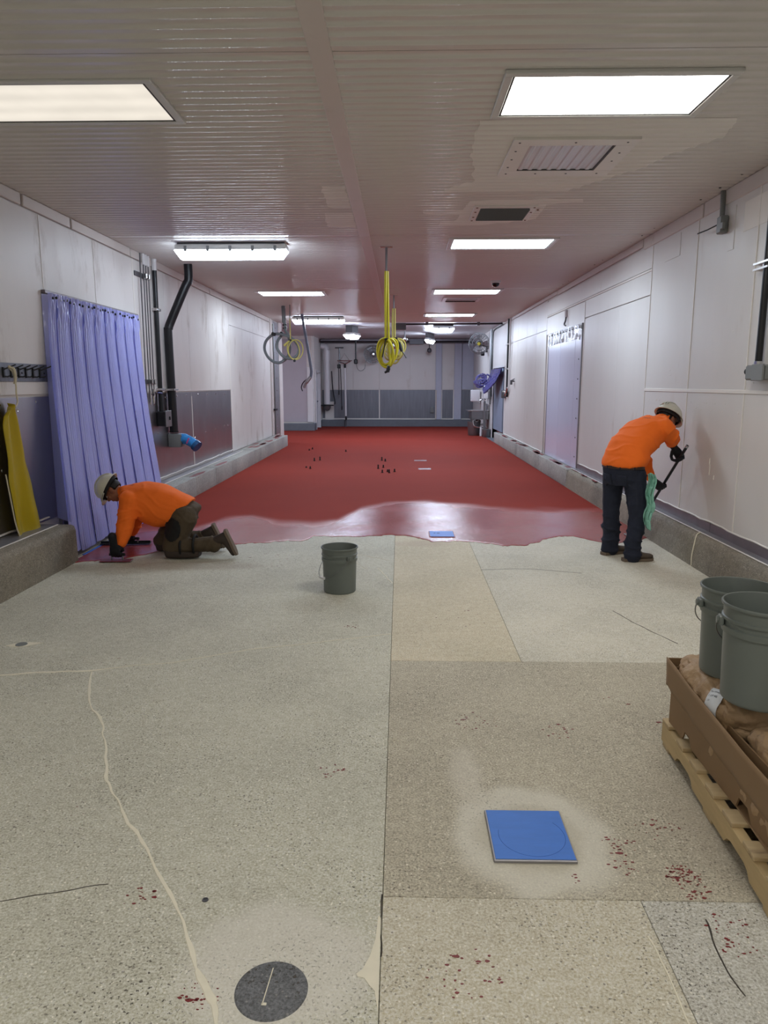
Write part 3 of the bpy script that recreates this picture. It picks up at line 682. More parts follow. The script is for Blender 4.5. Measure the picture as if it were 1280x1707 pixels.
# doors: vestibule behind the left strip curtain, right sealed door, far right doorway
d1 = struct('door_1', 'doorway opening in the left wall behind the violet strip curtain')
for b in [(-5.0, -3.65, 7.05, 7.21, 0, 2.7), (-5.0, -3.65, 9.63, 9.8, 0, 2.7), (-5.1, -5.0, 7.05, 9.8, 0, 2.7), (-5.0, -3.65, 7.05, 9.8, 2.6, 2.7)]: MB().box(*b).build('vestibule_wall', M_['white'], d1, False)
for b in [(-3.66, -3.46, 7.19, 7.225, .012, 2.6), (-3.66, -3.46, 9.615, 9.65, .012, 2.6), (-3.66, -3.46, 7.19, 9.65, 2.57, 2.605)]: MB().box(*b, .004).build('door_jamb', M_['galv'], d1, False)
d2 = struct('door_2', 'lavender plastic-sheeted doorway in the right wall with a clear header')
for a, b in [(12.0, 12.38), (12.38, 13.5), (13.5, 14.58)]:
    MB().box(XR - .02, XR - .008, a + .004, b - .004, .305, 2.47, .004).build('door_sheet', M_['lav'], d2, False)
def hdr(u, v):
    y = 11.98 + 2.6 * u; z = 2.43 + .22 * v
    return V((XR - .028 - .018 * noise.noise(V((y * 9, z * 11, 0))) - .01 * math.sin(y * 26), y, z))
MB().grid(hdr, 70, 8).build('header_flap', M_['foil'], d2)
MB().box(XR - .03, XR - .005, 11.95, 14.62, 2.64, 2.665).build('mounting_rail', M_['galv'], d2, False)
MB().box(XR - .022, XR - .004, 11.95, 11.985, .31, 2.64).build('door_edge_trim', M_['galv'], d2, False)
MB().box(XR - .022, XR - .004, 14.59, 14.63, .31, 2.64).build('door_edge_trim', M_['galv'], d2, False)
mb = MB()
for k in range(11): mb.lathe([(0, .014), (.012, .012), (.014, 0)], Matrix.Translation((XR - .03, 12.1 + k * .24, 2.61)) @ Matrix.Rotation(-PI / 2, 4, 'Y'), 8)
for k in range(7): mb.lathe([(0, .01), (.01, .008), (.012, 0)], Matrix.Translation((XR - .022, 12.1, .5 + k * .32)) @ Matrix.Rotation(-PI / 2, 4, 'Y'), 8)
mb.build('bolts', M_['grille'], d2, kind='stuff')
d4 = struct('door_4', 'open far right doorway with a blue-grey leaf and violet strips tied aside')
MB().box(3.45, 3.52, 20.4, 23.4, 0, 2.6).build('room_wall', M_['bluegrey'], d4, False)
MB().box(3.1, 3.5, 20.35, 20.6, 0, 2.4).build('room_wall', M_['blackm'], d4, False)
MB().box(3.1, 3.5, 23.2, 23.4, 0, 2.4).build('room_wall', M_['bluegrey'], d4, False)
MB().box(3.1, 3.52, 20.4, 23.4, 2.3, 2.4).build('room_wall', M_['bluegrey'], d4, False)
MB().box(3.1, 3.5, 20.4, 23.4, -.1, .30).build('door_sill', M_['red'], d4, False)
MB().box(2.96, 3.02, 21.15, 23.15, .30, 2.15, .006).build('door_leaf', M_['bluegrey'], d4, False)
for b in [(2.92, 3.1, 20.52, 20.6, .30, 2.2), (2.92, 3.1, 23.2, 23.28, .0, 2.2), (2.92, 3.1, 20.52, 23.28, 2.17, 2.22)]: MB().box(*b, .004).build('door_frame', M_['pvc'], d4, False)
MB().box(3.03, 3.05, 20.75, 20.95, 1.0, 1.35).build('door_sign', mat('yellow_green_sign', (190, 196, 60), .5), d4, False)

# ------------------------------------------------------------------ lights of the room, plus unseen panels added as fill
def troffer(x, y, label, kind, name='recessed_ceiling_light', group=None):
    t = thing(name, label, 'ceiling light', (x, y, ZC), 0, group)
    col, s = LAMP[kind]; a, b = .61, .305
    fm = MB()
    for q in [(-a - .05, a + .05, -b - .05, -b), (-a - .05, a + .05, b, b + .05), (-a - .05, -a, -b, b), (a, a + .05, -b, b)]:
        fm.box(x + q[0], x + q[1], y + q[2], y + q[3], ZC - .022, ZC + .002, .004)
    fm.build('frame', M_['lamp_body'], t, False)
    g = MB()
    for q in [(-a, a, -b, -b + .012), (-a, a, b - .012, b), (-a, -a + .012, -b, b), (a - .012, a, -b, b)]:
        g.box(x + q[0], x + q[1], y + q[2], y + q[3], ZC - .018, ZC - .004)
    g.build('gasket', M_['lampgap'], t, False)
    q = MB(); q.face(q.vs([(x - a + .01, y - b + .01, ZC - .014), (x - a + .01, y + b - .01, ZC - .014), (x + a - .01, y + b - .01, ZC - .014), (x + a - .01, y - b + .01, ZC - .014)]))
    o = q.build('lens', emit('lit_lens_' + kind, col, s, .05 if kind in ('near', 'dim') else None), t, False)
    return t
troffer(1.24, 4.735, 'large bright ceiling light panel nearest on the right, above the buckets', 'near')
troffer(-2.09, 4.78, 'dim warm ceiling light panel nearest on the left, cut by the frame', 'dim')
troffer(1.24, 9.39, 'bright white ceiling light panel on the right, second from the front', 'cool')
troffer(1.24, 14.1, 'ceiling light panel on the right, third from the front, beside the dome camera', 'cool')
troffer(1.24, 18.8, 'thin far ceiling light panel on the right, fourth from the front', 'cool')
troffer(-2.09, 14.3, 'pale green-white ceiling light panel on the left above the grey hose coil', 'cool')
troffer(-5.4, 23.6, 'unseen ceiling light panel added in the far left recess to brighten the back', 'cool')  # added out of sight to brighten the dark far end
troffer(1.24, .1, 'ceiling light panel on the right above the photographer, outside the picture', 'near')
troffer(1.24, -4.5, 'unseen ceiling light panel added far behind the photographer on the right as fill light', 'near')  # added out of view to brighten surfaces facing the camera
troffer(-2.09, -4.5, 'unseen ceiling light panel added far behind the photographer on the left as fill light', 'near')  # second added fill panel, unseen like its right-hand neighbour
troffer(-2.09, .1, 'ceiling light panel on the left above the photographer, outside the picture', 'near')

def surface_light(x, y, L, label, kind='blue', rz=0, drop=.0, wd=.20):
    t = thing('surface_light', label, 'ceiling light', (x, y, ZC), rz); col, s = LAMP[kind]
    Mx = Matrix.Translation((x, y, ZC)) @ Matrix.Rotation(rz, 4, 'Z')
    h = L / 2
    mb = MB(); mb.boxm((L - .06, wd * .6, .03 + drop), Mx @ Matrix.Translation((0, 0, -.015 - drop / 2))); mb.build('mounting_plate', M_['grille'], t, False)
    mb = MB(); mb.boxm((L, wd, .07), Mx @ Matrix.Translation((0, 0, -.065 - drop)), .02, 2); mb.build('housing', M_['lamp_body'], t)
    sec = [(-wd / 2, 0), (wd / 2, 0), (wd / 2 - .012, -.05), (wd / 2 - .05, -.10), (-wd / 2 + .05, -.10), (-wd / 2 + .012, -.05)]
    mb = MB(); a = mb.vs([Mx @ V((-h + .0, p, -.10 - drop + q * .2)) for p, q in sec]); b = mb.vs([Mx @ V((-h + .06, p * .9, -.10 - drop + q)) for p, q in sec]); c = mb.vs([Mx @ V((h - .06, p * .9, -.10 - drop + q)) for p, q in sec]); d = mb.vs([Mx @ V((h, p, -.10 - drop + q * .2)) for p, q in sec])
    for u, v in ((a, b), (b, c), (c, d)):
        for k in range(6): mb.face([u[k], u[(k + 1) % 6], v[(k + 1) % 6], v[k]])
    mb.face(a[::-1]); mb.face(d)
    mb.build('diffuser', emit('lit_diffuser', col, s), t, False)
    n = 5 if L > 1 else 2
    for k in range(n):
        u = -h + L * (k + .5) / n
        for sgn in ((-1, 1) if L > 1 else (-1,)):
            MB().boxm((.035, .012, .065), Mx @ Matrix.Translation((u, sgn * (wd / 2 + .004), -.085 - drop)), .003).build('latch', M_['dullmetal'], t, False)
    return t
surface_light(-2.09, 9.3, 1.38, 'long hanging fluorescent light with clear cover above the black bent pipe')
surface_light(-2.11, 19.1, 1.34, 'long bright fluorescent light at the far left above the hanging hoses')
surface_light(-1.46, 22.3, .62, 'small oblong ceiling light at the back left, seen end on', 'back', rz=R(75), drop=.18, wd=.34)
surface_light(1.26, 21.9, .62, 'small bright boxy ceiling light under the black conduit at the back right', 'back', rz=R(8), drop=.02, wd=.3)
surface_light(1.02, 25.6, .9, 'small slanted tube light at the back, left of the boxy light', 'back', rz=R(72), drop=.14, wd=.12)

# ------------------------------------------------------------------ ceiling fittings
t = thing('ceiling_access_panel', 'large grey corrugated ceiling panel in a white frame behind the bright light', 'ceiling panel', (1.245, 5.94, ZC))
mb = MB()
for q in [(.80, 1.70, 5.50, 5.63), (.80, 1.70, 6.25, 6.40), (.80, .935, 5.63, 6.25), (1.555, 1.70, 5.63, 6.25)]: mb.box(*q, ZC - .021, ZC, .003)
mb.build('frame', M_['cpatch'], t, False)
mb = MB(); pf = []
for k in range(8):
    x = .94 + k * .0765; pf += [(x, 0), (x + .012, -.006), (x + .034, -.006), (x + .046, 0)]
pf.append((1.552, 0)); a = mb.vs([(x, 5.635, ZC - .012 + z) for x, z in pf]); b = mb.vs([(x, 6.245, ZC - .012 + z) for x, z in pf])
for i in range(len(pf) - 1): mb.face([a[i], a[i + 1], b[i + 1], b[i]])
mb.build('corrugated_insert', mat('grey_corrugated_insert', (206, 206, 214), .25), t, True, 20)
mb = MB(); mb.box(.935, 1.555, 6.235, 6.25, ZC - .020, ZC - .002); mb.box(1.54, 1.555, 5.63, 6.25, ZC - .020, ZC - .002); mb.build('shadow_gap_edge', M_['lampgap'], t, False)
mb = MB()
for x, y in [(.85, 5.56), (1.25, 5.56), (1.62, 5.56), (.85, 5.75), (.85, 5.95), (.85, 6.15), (.86, 6.33), (1.1, 6.33), (1.35, 6.33), (1.6, 6.33), (1.63, 6.0), (1.63, 5.8)]: mb.lathe([(0, -.026), (.008, -.024), (.009, -.021)], Matrix.Translation((x, y, ZC)), 8)
mb.build('screws', M_['grille'], t, kind='stuff')

t = thing('ceiling_vent', 'small dark metal vent grille with rusty screws in the ceiling', 'ceiling vent', (1.03, 7.77, ZC))
mb = MB()
for q in [(.72, 1.34, 7.46, 7.53), (.72, 1.34, 8.02, 8.10), (.72, .79, 7.53, 8.02), (1.27, 1.34, 7.53, 8.02)]: mb.box(*q, ZC - .018, ZC, .003)
mb.build('frame', M_['cpatch'], t, False)
MB().box(.785, 1.275, 7.525, 8.025, ZC - .0105, ZC).build('duct_opening', M_['blackm'], t, False)
for k in range(8): MB().boxm((.49, .012, .035), Matrix.Translation((1.03, 7.56 + k * .061, ZC - .018)) @ Matrix.Rotation(R(35), 4, 'X')).build('slat', M_['grille'], t, False)
MB().box(1.02, 1.04, 7.53, 8.02, ZC - .024, ZC - .01).build('mullion', M_['grille'], t, False)
mb = MB()
for x, y in [(.75, 7.5), (.75, 7.68), (.75, 7.9), (.75, 8.06), (1.31, 7.5), (1.31, 7.7), (1.31, 8.05), (1.36, 7.6)]: mb.lathe([(0, -.025), (.011, -.022), (.013, -.017)], Matrix.Translation((x, y, ZC)), 8)
mb.build('screws', mat('rusty_screw', (110, 74, 52), .7), t, kind='stuff')

t = thing('ceiling_hatch', 'flat recessed ceiling hatch with a dark edge behind the third light panel', 'ceiling panel', (1.25, 15.4, ZC))
mb = MB()
for q in [(.86, 1.64, 15.0, 15.08), (.86, 1.64, 15.66, 15.74), (.86, .94, 15.08, 15.66), (1.56, 1.64, 15.08, 15.66)]: mb.box(*q, ZC - .021, ZC, .003)
mb.build('frame', M_['trimw'], t, False)
MB().box(.94, 1.56, 15.08, 15.66, ZC - .012, ZC).build('lid', M_['ceil'], t, False)
MB().box(.94, 1.56, 15.645, 15.66, ZC - .03, ZC - .004).build('dark_edge', M_['blackm'], t, False)

t = thing('dome_camera', 'black dome camera on a white base under the ceiling', 'camera', (1.607, 12.7, ZC))
Mx = Matrix.Translation((1.607, 12.7, ZC))
MB().lathe([(0, 0), (.085, 0), (.085, -.03), (.07, -.045), (0, -.045)], Mx, 24).build('base', M_['lamp_body'], t)
MB().lathe([(.066, -.045)] + [(.066 * math.cos(a), -.045 - .062 * math.sin(a)) for a in [PI / 2 * k / 6 for k in range(1, 7)]], Mx, 24).build('dome', mat('smoked_dome', (18, 18, 20), .08), t)
t = thing('dome_camera', 'small dark dome hanging below the back ceiling right of the yellow hose', 'camera', (.14, 24.5, ZC))
Mx = Matrix.Translation((.14, 24.5, ZC))
MB().tube([(.14, 24.5, ZC), (.14, 24.5, ZC - .22)], .02, 8).build('stem', M_['dullmetal'], t)
MB().lathe([(0, -.22), (.10, -.23), (.1, -.26)] + [(.1 * math.cos(a), -.26 - .1 * math.sin(a)) for a in [PI / 2 * k / 5 for k in range(1, 6)]], Mx, 20).build('dome', M_['chrome'], t)

o = MB().tube([(-.05, 21.1, ZC - .05), (2.85, 20.9, ZC - .05)], .025, 8); 
t = thing('ceiling_conduit', 'black conduit run across the back ceiling with a junction box', 'conduit', (1.4, 21, ZC))
o.build('pipe', M_['black'], t)
MB().box(-.2, .16, 21.02, 21.2, ZC - .2, ZC - .02, .01).build('junction_box', M_['grille'], t)
for x in (.75, 2.2): MB().box(x - .04, x + .04, 20.9, 21.08, ZC - .09, ZC, .006).build('clamp', M_['grille'], t)
MB().tube(smoothpath([(2.85, 20.9, ZC - .05), (2.91, 21.4, ZC - .06), (2.915, 22.9, ZC - .07), (2.915, 23.34, ZC - .2), (2.915, 23.36, 2.4), (2.915, 23.36, 1.3)]), .022, 8).build('drop_cable', M_['black'], t)

# ------------------------------------------------------------------ hanging hoses
def mount(t, x, y, m):
    MB().boxm((.16, .05, .012), Matrix.Translation((x, y, ZC - .006)), .003).build('ceiling_bracket', M_['chrome'], t)
def coil(c, rx, rz_, n, wob, seed, dep=.05, a0=90):
    rr = random.Random(seed); pts = []
    st = 22
    for k in range(n * st + 1):
        a = R(a0) + 2 * PI * k / st; j = k / st
        kx = 1 + wob * math.sin(j * 1.7 + seed); pts.append(V(c) + V((rx * kx * math.cos(a) - .012 * j, dep * math.sin(a * .5 + j), rz_ * (1 + .5 * wob * math.cos(j * 2.1)) * math.sin(a) - rz_)))
    return pts
t = thing('yellow_hose', 'bright yellow hose coil hanging nearest from a ceiling rod, black nozzle', 'hose', (-.182, 9.6, ZC))
mount(t, -.182, 9.6, None)
MB().tube([(-.182, 9.6, ZC), (-.184, 9.6, 3.1)], [.016, .012], 8).build('hanger_rod', M_['dullmetal'], t)
MB().tube([(-.19, 9.6, 3.12), (-.192, 9.6, 2.8), (-.187, 9.6, 2.28)], .019, 10).build('hose', M_['yellowhose'], t)
MB().tube([(-.165, 9.61, 3.12), (-.16, 9.6, 2.7), (-.15, 9.59, 2.25), (-.13, 9.58, 2.0), (-.15, 9.57, 1.90)], .014, 10).build('hose', M_['yellowhose'], t)
for k, (cx, rx, rz_, sd) in enumerate([(-.205, .105, .185, 1), (-.20, .085, .165, 2), (-.175, .115, .175, 3), (-.15, .10, .17, 4)]):
    MB().tube(arc((cx + .01, 9.58 + .02 * k, 2.28 - rz_), 1, 90, 450, 36, (rx, .03 * (k - 1.5), 0), (.02 * (k - 1), 0, rz_)), .0145, 8).build('hose_loop', M_['yellowhose'], t)
MB().tube(smoothpath([(-.19, 9.55, 2.27), (-.21, 9.54, 2.15), (-.235, 9.54, 2.04)]), .008, 6).build('tie_strap', M_['black'], t)
MB().boxm((.05, .05, .03), Matrix.Translation((-.182, 9.57, 2.27)), .01).build('tie_strap', M_['black'], t)
MB().tube([(-.15, 9.56, 1.93), (-.16, 9.55, 1.90)], .022, 10).build('coupling', M_['dullmetal'], t)
mb = MB(); mb.tube([(-.15, 9.55, 1.925), (-.17, 9.54, 1.86), (-.20, 9.53, 1.845)], [.02, .018, .014], 10); mb.tube([(-.14, 9.54, 1.90), (-.155, 9.53, 1.85)], .012, 8); mb.build('spray_nozzle', M_['blackm'], t)

t = thing('yellow_hose', 'second yellow hose coil hanging just behind the nearest one', 'hose', (-.13, 14.6, ZC))
mount(t, -.13, 14.6, None)
MB().tube([(-.13, 14.6, ZC), (-.13, 14.6, 3.15)], .014, 8).build('hanger_rod', M_['dullmetal'], t)
for dx in (-.02, .02): MB().tube([(-.13 + dx, 14.6, 3.16), (-.13 + dx, 14.6, 2.55)], .018, 8).build('hose', M_['paleyellow'], t)
for k, (cx, rx, rz_) in enumerate([(-.10, .15, .20), (-.12, .13, .24), (-.07, .17, .17), (-.14, .16, .21)]):
    MB().tube(arc((cx, 14.55 + .03 * k, 2.58 - rz_), 1, 90, 450, 32, (rx, .05 * (k - 1), 0), (.03 * (k - 1), 0, rz_)), .017, 8).build('hose_loop', M_['paleyellow'], t)
MB().boxm((.09, .09, .05), Matrix.Translation((-.10, 14.5, 2.57)), .01).build('tie_strap', M_['black'], t)
mb = MB(); mb.tube([(-.02, 14.5, 2.5), (.0, 14.48, 2.4), (.03, 14.46, 2.33)], [.03, .035, .025], 10); mb.build('spray_nozzle', M_['black'], t)
MB().tube(smoothpath([(-.02, 14.48, 2.42), (.06, 14.47, 2.3), (.12, 14.47, 2.2)]), .012, 6).build('trigger_cord', M_['black'], t)
t = thing('yellow_hose', 'third thin yellow hose coil, farthest back of the central row, chrome reel end', 'hose', (-.21, 19, ZC))
mount(t, -.21, 19, None)
MB().tube([(-.21, 19, ZC), (-.2, 19, 2.75)], .018, 8).build('hose', M_['paleyellow'], t)
for k, (cx, rx, rz_) in enumerate([(-.22, .22, .26), (-.16, .24, .22), (-.14, .18, .27)]):
    MB().tube(arc((cx, 19 + .04 * k, 2.86 - rz_), 1, 90, 450, 32, (rx, .06 * (k - 1), 0), (.04 * (k - 1), 0, rz_)), .017, 8).build('hose_loop', M_['paleyellow'], t)
MB().boxm((.1, .1, .14), Matrix.Translation((-.14, 18.95, 2.66)), .03, 2).build('reel_end', M_['chrome'], t)
MB().boxm((.09, .09, .05), Matrix.Translation((-.16, 18.95, 2.86)), .01).build('tie_strap', M_['black'], t)

t = thing('grey_hose', 'thick grey hose looped in a wide coil hanging at the left', 'hose', (-2.62, 16.6, ZC))
MB().tube(smoothpath([(-2.62, 16.6, ZC), (-2.60, 16.6, 3.1), (-2.58, 16.6, 2.9), (-2.52, 16.62, 2.75), (-2.50, 16.65, 2.5), (-2.56, 16.65, 2.3), (-2.75, 16.62, 2.17), (-2.95, 16.6, 2.25), (-3.06, 16.58, 2.45), (-3.02, 16.56, 2.65), (-2.85, 16.55, 2.79), (-2.65, 16.5, 2.79), (-2.42, 16.48, 2.7), (-2.28, 16.5, 2.5), (-2.33, 16.52, 2.33), (-2.48, 16.55, 2.26), (-2.65, 16.56, 2.32), (-2.78, 16.57, 2.5), (-2.76, 16.58, 2.65), (-2.68, 16.58, 2.76)], 8), .032, 10).build('hose', M_['greyhose'], t)
MB().tube([(-2.62, 16.6, ZC), (-2.61, 16.6, 3.05)], .045, 10).build('hanger_sleeve', M_['greyhose'], t)
for z in (3.02, 2.95): MB().tube([(-2.60, 16.6, z), (-2.595, 16.6, z - .03)], .05, 10).build('hose_clamp', M_['black'], t)
mb = MB(); mb.boxm((.10, .1, .07), Matrix.Translation((-2.84, 16.54, 2.80)) @ Matrix.Rotation(R(20), 4, 'Y'), .015); mb.boxm((.07, .1, .1), Matrix.Translation((-2.66, 16.54, 2.80)), .015); mb.build('tie_strap', M_['black'], t)
t = thing('small_yellow_hose', 'small thin yellow hose loop hanging beside the grey coil on the left', 'hose', (-2.43, 16.9, ZC))
MB().tube([(-2.43, 16.3, ZC), (-2.435, 16.3, 3.1)], .012, 8).build('hanger_rod', M_['dullmetal'], t)
MB().tube([(-2.435, 16.3, 3.12), (-2.43, 16.3, 2.66)], .012, 8).build('hose', M_['paleyellow'], t)
for cx, rx, rz_, tl in [(-2.37, .13, .21, .0), (-2.32, .16, .215, .03)]:
    MB().tube(arc((cx, 16.3, 2.66 - rz_), 1, 90, 450, 32, (rx, .03, 0), (tl - .02, 0, rz_)), .013, 8).build('hose_loop', M_['paleyellow'], t)
MB().tube([(-2.43, 16.28, 2.65), (-2.50, 16.27, 2.60), (-2.57, 16.26, 2.53)], [.016, .02, .03], 8).build('hose_end', M_['paleyellow'], t)
MB().boxm((.05, .05, .06), Matrix.Translation((-2.35, 16.3, 2.21)), .01).build('tie_strap', M_['black'], t)
MB().boxm((.05, .05, .04), Matrix.Translation((-2.43, 16.28, 2.65)), .01).build('tie_strap', M_['black'], t)
t = thing('wash_down_hose', 'blue-grey hose hanging from the ceiling with a chrome spray gun at its end', 'hose', (-2.42, 18.5, ZC))
MB().tube(smoothpath([(-2.46, 18.5, ZC), (-2.42, 18.5, 3.15), (-2.33, 18.5, 2.6), (-2.27, 18.5, 2.2), (-2.25, 18.5, 2.0), (-2.27, 18.5, 1.86)], 6), .035, 10).build('hose', M_['bluehose'], t)
mb = MB(); mb.tube(smoothpath([(-2.27, 18.5, 1.87), (-2.33, 18.48, 1.80), (-2.40, 18.46, 1.70), (-2.44, 18.46, 1.6)]), [.045] * 6 + [.05] * 5 + [.036] * 8, 8); mb.build('spray_gun', M_['galv'], t)
MB().tube(smoothpath([(-2.30, 18.47, 1.85), (-2.44, 18.45, 1.75), (-2.50, 18.45, 1.62), (-2.47, 18.45, 1.52)]), .014, 6).build('trigger_guard', M_['black'], t)
MB().tube([(-2.28, 18.5, 1.86), (-2.33, 18.48, 1.79)], .042, 8).build('grip', M_['black'], t)

# ------------------------------------------------------------------ left wall fittings
t = thing('strip_curtain', 'violet clear plastic strip curtain hanging in the left doorway', 'strip curtain', (-3.45, 8.42, 2.6))
MB().box(XL + .005, XL + .05, 7.16, 9.68, 2.565, 2.60, .004).build('mounting_rail', M_['flash'], t, False)
ns = 16
for i in range(ns):
    y0 = 7.2 + i * (2.42 - .21) / (ns - 1); lift = .018 * (i % 2); rs = random.Random(40 + i); ph = rs.uniform(0, 6)
    lean = -.36 * (1 - i / (ns - 1)) ** 1.4; bot = .03 + .03 * (i / ns) + rs.uniform(0, .025)
    def fn(u, v, y0=y0, lift=lift, ph=ph, lean=lean, bot=bot):
        z = 2.575 + (bot - 2.575) * v
        x = -3.435 + lift + .21 * max(0, (v - .12) / .88) ** 1.35
        x += .012 * math.cos((u - .5) * PI) + .0055 * math.cos(u * 2 * PI * 5) + .006 * math.sin(v * 9 + ph) * v
        cr = max(0, 1 - v / .16)
        x += cr * .02 * math.sin(u * 11 + ph) * math.cos(v * 60 + ph) + .012 * cr * noise.noise(V((u * 4, v * 40, ph)))
        return V((x, y0 + .21 * u + lean * v + .008 * math.sin(v * 6 + ph) * v, z))
    MB().grid(fn, 42, 34).build('strip', M_['strip'], t, True, 60)
mb = MB()
for i in range(ns * 2): mb.lathe([(0, .016), (.012, .012), (.014, 0)], Matrix.Translation((-3.415, 7.25 + i * .075, 2.53 + .01 * math.sin(i * 2))) @ Matrix.Rotation(PI / 2, 4, 'Y'), 8)
mb.build('bolts', M_['blackm'], t, kind='stuff')
def flap(u, v):
    z = 2.56 - 2.2 * v
    return V((-3.475 + u * (.05 + .20 * v ** 1.35), 7.15 + .06 * u - .03 * v - .30 * u * v, z))
MB().grid(flap, 6, 12).build('edge_flap', M_['strip'], t)

t = thing('hook_rail', 'grey metal coat hook rail with black hooks on the left wall', 'hook rail', (XL, 6.7, 1.8))
MB().box(XL + .008, XL + .016, 6.24, 7.15, 1.72, 1.885, .002).build('back_plate', M_['darksteel'], t, False)
for k, y in enumerate([6.34, 6.47, 6.60, 6.73, 6.86, 6.99]):
    x = XL + .016
    mb = MB(); mb.box(x, x + .012, y - .012, y + .012, 1.755, 1.845, .002)
    mb.tube([(x + .005, y, 1.825), (x + .05, y + .02, 1.845), (x + .10, y + .035, 1.868)], .006, 7); mb.tube([(x + .005, y, 1.765), (x + .035, y + .01, 1.763), (x + .05, y + .018, 1.772)], .006, 7)
    mb.build('hook', M_['black'], t, True)
MB().lathe([(0, .006), (.009, .004), (.01, 0)], Matrix.Translation((XL + .016, 6.66, 1.80)) @ Matrix.Rotation(PI / 2, 4, 'Y'), 10).build('screw', M_['black'], t)
MB().lathe([(0, .006), (.009, .004), (.01, 0)], Matrix.Translation((XL + .016, 7.08, 1.80)) @ Matrix.Rotation(PI / 2, 4, 'Y'), 10).build('screw', M_['black'], t)

t = thing('yellow_apron', 'yellow rubber apron hung by a cream cord from the hook rail', 'apron', (-3.42, 6.35, 1.55))
def ap(u, v):
    z = 1.50 - 1.16 * v
    yl = interp([(0, 6.25), (.05, 6.16), (.12, 6.13), (.4, 6.12), (.55, 6.11), (.8, 6.17), (1, 6.21)], v); yr = interp([(0, 6.345), (.12, 6.42), (.35, 6.52), (.65, 6.58), (1, 6.62)], v)
    y = yl + (yr - yl) * u
    fold = .035 * math.sin(u * 9.5 + .6) * (.35 + .65 * (1 - v)) + .02 * math.sin(u * 4 + v * 3) + .012 * noise.noise(V((u * 3, v * 4, 2)))
    return V((-3.41 + fold + .02 * v - .03 * abs(u - .5), y, z + .05 * (u - .3) * (1 - v) - (.05 * (1 - u)) * (v > .96)))
mb = MB(); mb.grid(ap, 30, 36)
o = mb.build('apron_sheet', M_['apron'], t, True, 80)
sm = o.modifiers.new('thick', 'SOLIDIFY'); sm.thickness = .005
MB().tube(smoothpath([(-3.44, 6.36, 1.845), (-3.42, 6.40, 1.80), (-3.41, 6.415, 1.7), (-3.41, 6.41, 1.62), (-3.40, 6.40, 1.545), (-3.385, 6.33, 1.50)]), [.012] * 8 + [.007] * 40, 6).mesh('x') if False else None
MB().tube(smoothpath([(-3.44, 6.36, 1.845), (-3.42, 6.40, 1.80), (-3.41, 6.415, 1.7), (-3.41, 6.41, 1.62), (-3.40, 6.40, 1.545), (-3.385, 6.33, 1.50)]), .007, 6).build('neck_cord', M_['rope'], t)
MB().tube(smoothpath([(-3.43, 6.35, 1.85), (-3.40, 6.38, 1.83), (-3.40, 6.40, 1.76), (-3.41, 6.40, 1.70)]), .013, 6).build('neck_cord', M_['rope'], t)
MB().tube(smoothpath([(-3.40, 6.10, .93), (-3.39, 6.125, .7), (-3.385, 6.155, .5), (-3.38, 6.20, .36)]), .006, 6).build('waist_cord', M_['rope'], t)
mb = MB(); mb.tube(arc((-3.36, 6.315, 1.475), .012, 0, 360, 12, (0, 1, 0), (0, 0, 1))[:-1], .004, 6, closed=True); mb.build('eyelet', M_['chrome'], t)

t = thing('water_lines', 'three thin steel water lines with valves running down beside the strip curtain', 'pipes', (-3.44, 10, 2.5))
for k, (y, zb) in enumerate([(9.86, 1.52), (9.98, 1.45), (10.07, 1.5), (10.17, 1.58)]):
    MB().tube([(XL + .05, y, 3.40), (XL + .05, y - .02, 2.4), (XL + .05, y - .03, zb)], .008, 8).build('pipe', M_['grille'], t)
    if k: MB().tube([(XL + .05, y, 3.41), (XL + .05, y, 3.27)], .022, 8).build('sleeve', M_['pvc'], t)
for z in (3.13, 1.73):
    MB().box(XL + .005, XL + .03, 9.72, 10.22, z - .03, z + .03, .004).build('strut_bracket', M_['grille'], t)
    MB().boxm((.05, .04, .07), Matrix.Translation((XL + .06, 10.02, z)), .008).build('pipe_clamp', M_['chrome'], t)
    MB().boxm((.05, .04, .07), Matrix.Translation((XL + .06, 10.13, z)), .008).build('pipe_clamp', M_['chrome'], t)
for y, z in [(9.97, 1.56), (10.11, 1.58)]:
    mb = MB(); mb.tube([(XL + .05, y, z + .05), (XL + .05, y, z - .05)], .022, 10); mb.tube([(XL + .05, y, z), (XL + .11, y, z)], .014, 8); mb.tube([(XL + .05, y, z - .05), (XL + .05, y, z - .14)], [.02, .013], 8); mb.build('valve_body', M_['chrome'], t)
MB().tube([(XL + .11, 10.11, 1.58), (XL + .12, 10.25, 1.57)], .012, 8).build('valve_handle', mat('blue_handle', (50, 70, 130), .4), t)

t = thing('vertical_conduit', 'slim black vertical conduit on the left wall ending in a switch box', 'conduit', (-3.44, 10.4, 2))
MB().tube([(XL + .05, 10.42, 3.27), (XL + .05, 10.40, 1.30)], .032, 12).build('pipe', M_['black'], t)
MB().tube([(XL + .05, 10.42, 3.41), (XL + .05, 10.42, 3.26)], .036, 12).build('sleeve', M_['pvc'], t)
for z in (2.73, 1.62): MB().box(XL, XL + .09, 10.34, 10.5, z - .018, z + .018, .006).build('pipe_clamp', M_['chrome'], t)
MB().box(XL + .008, XL + .13, 10.30, 10.56, 1.10, 1.31, .01).build('switch_box', M_['black'], t)
MB().box(XL + .13, XL + .145, 10.30, 10.56, 1.09, 1.32, .004).build('box_cover', M_['dullmetal'], t)
MB().boxm((.02, .02, .05), Matrix.Translation((XL + .152, 10.45, 1.21)), .004).build('toggle', M_['blackm'], t)

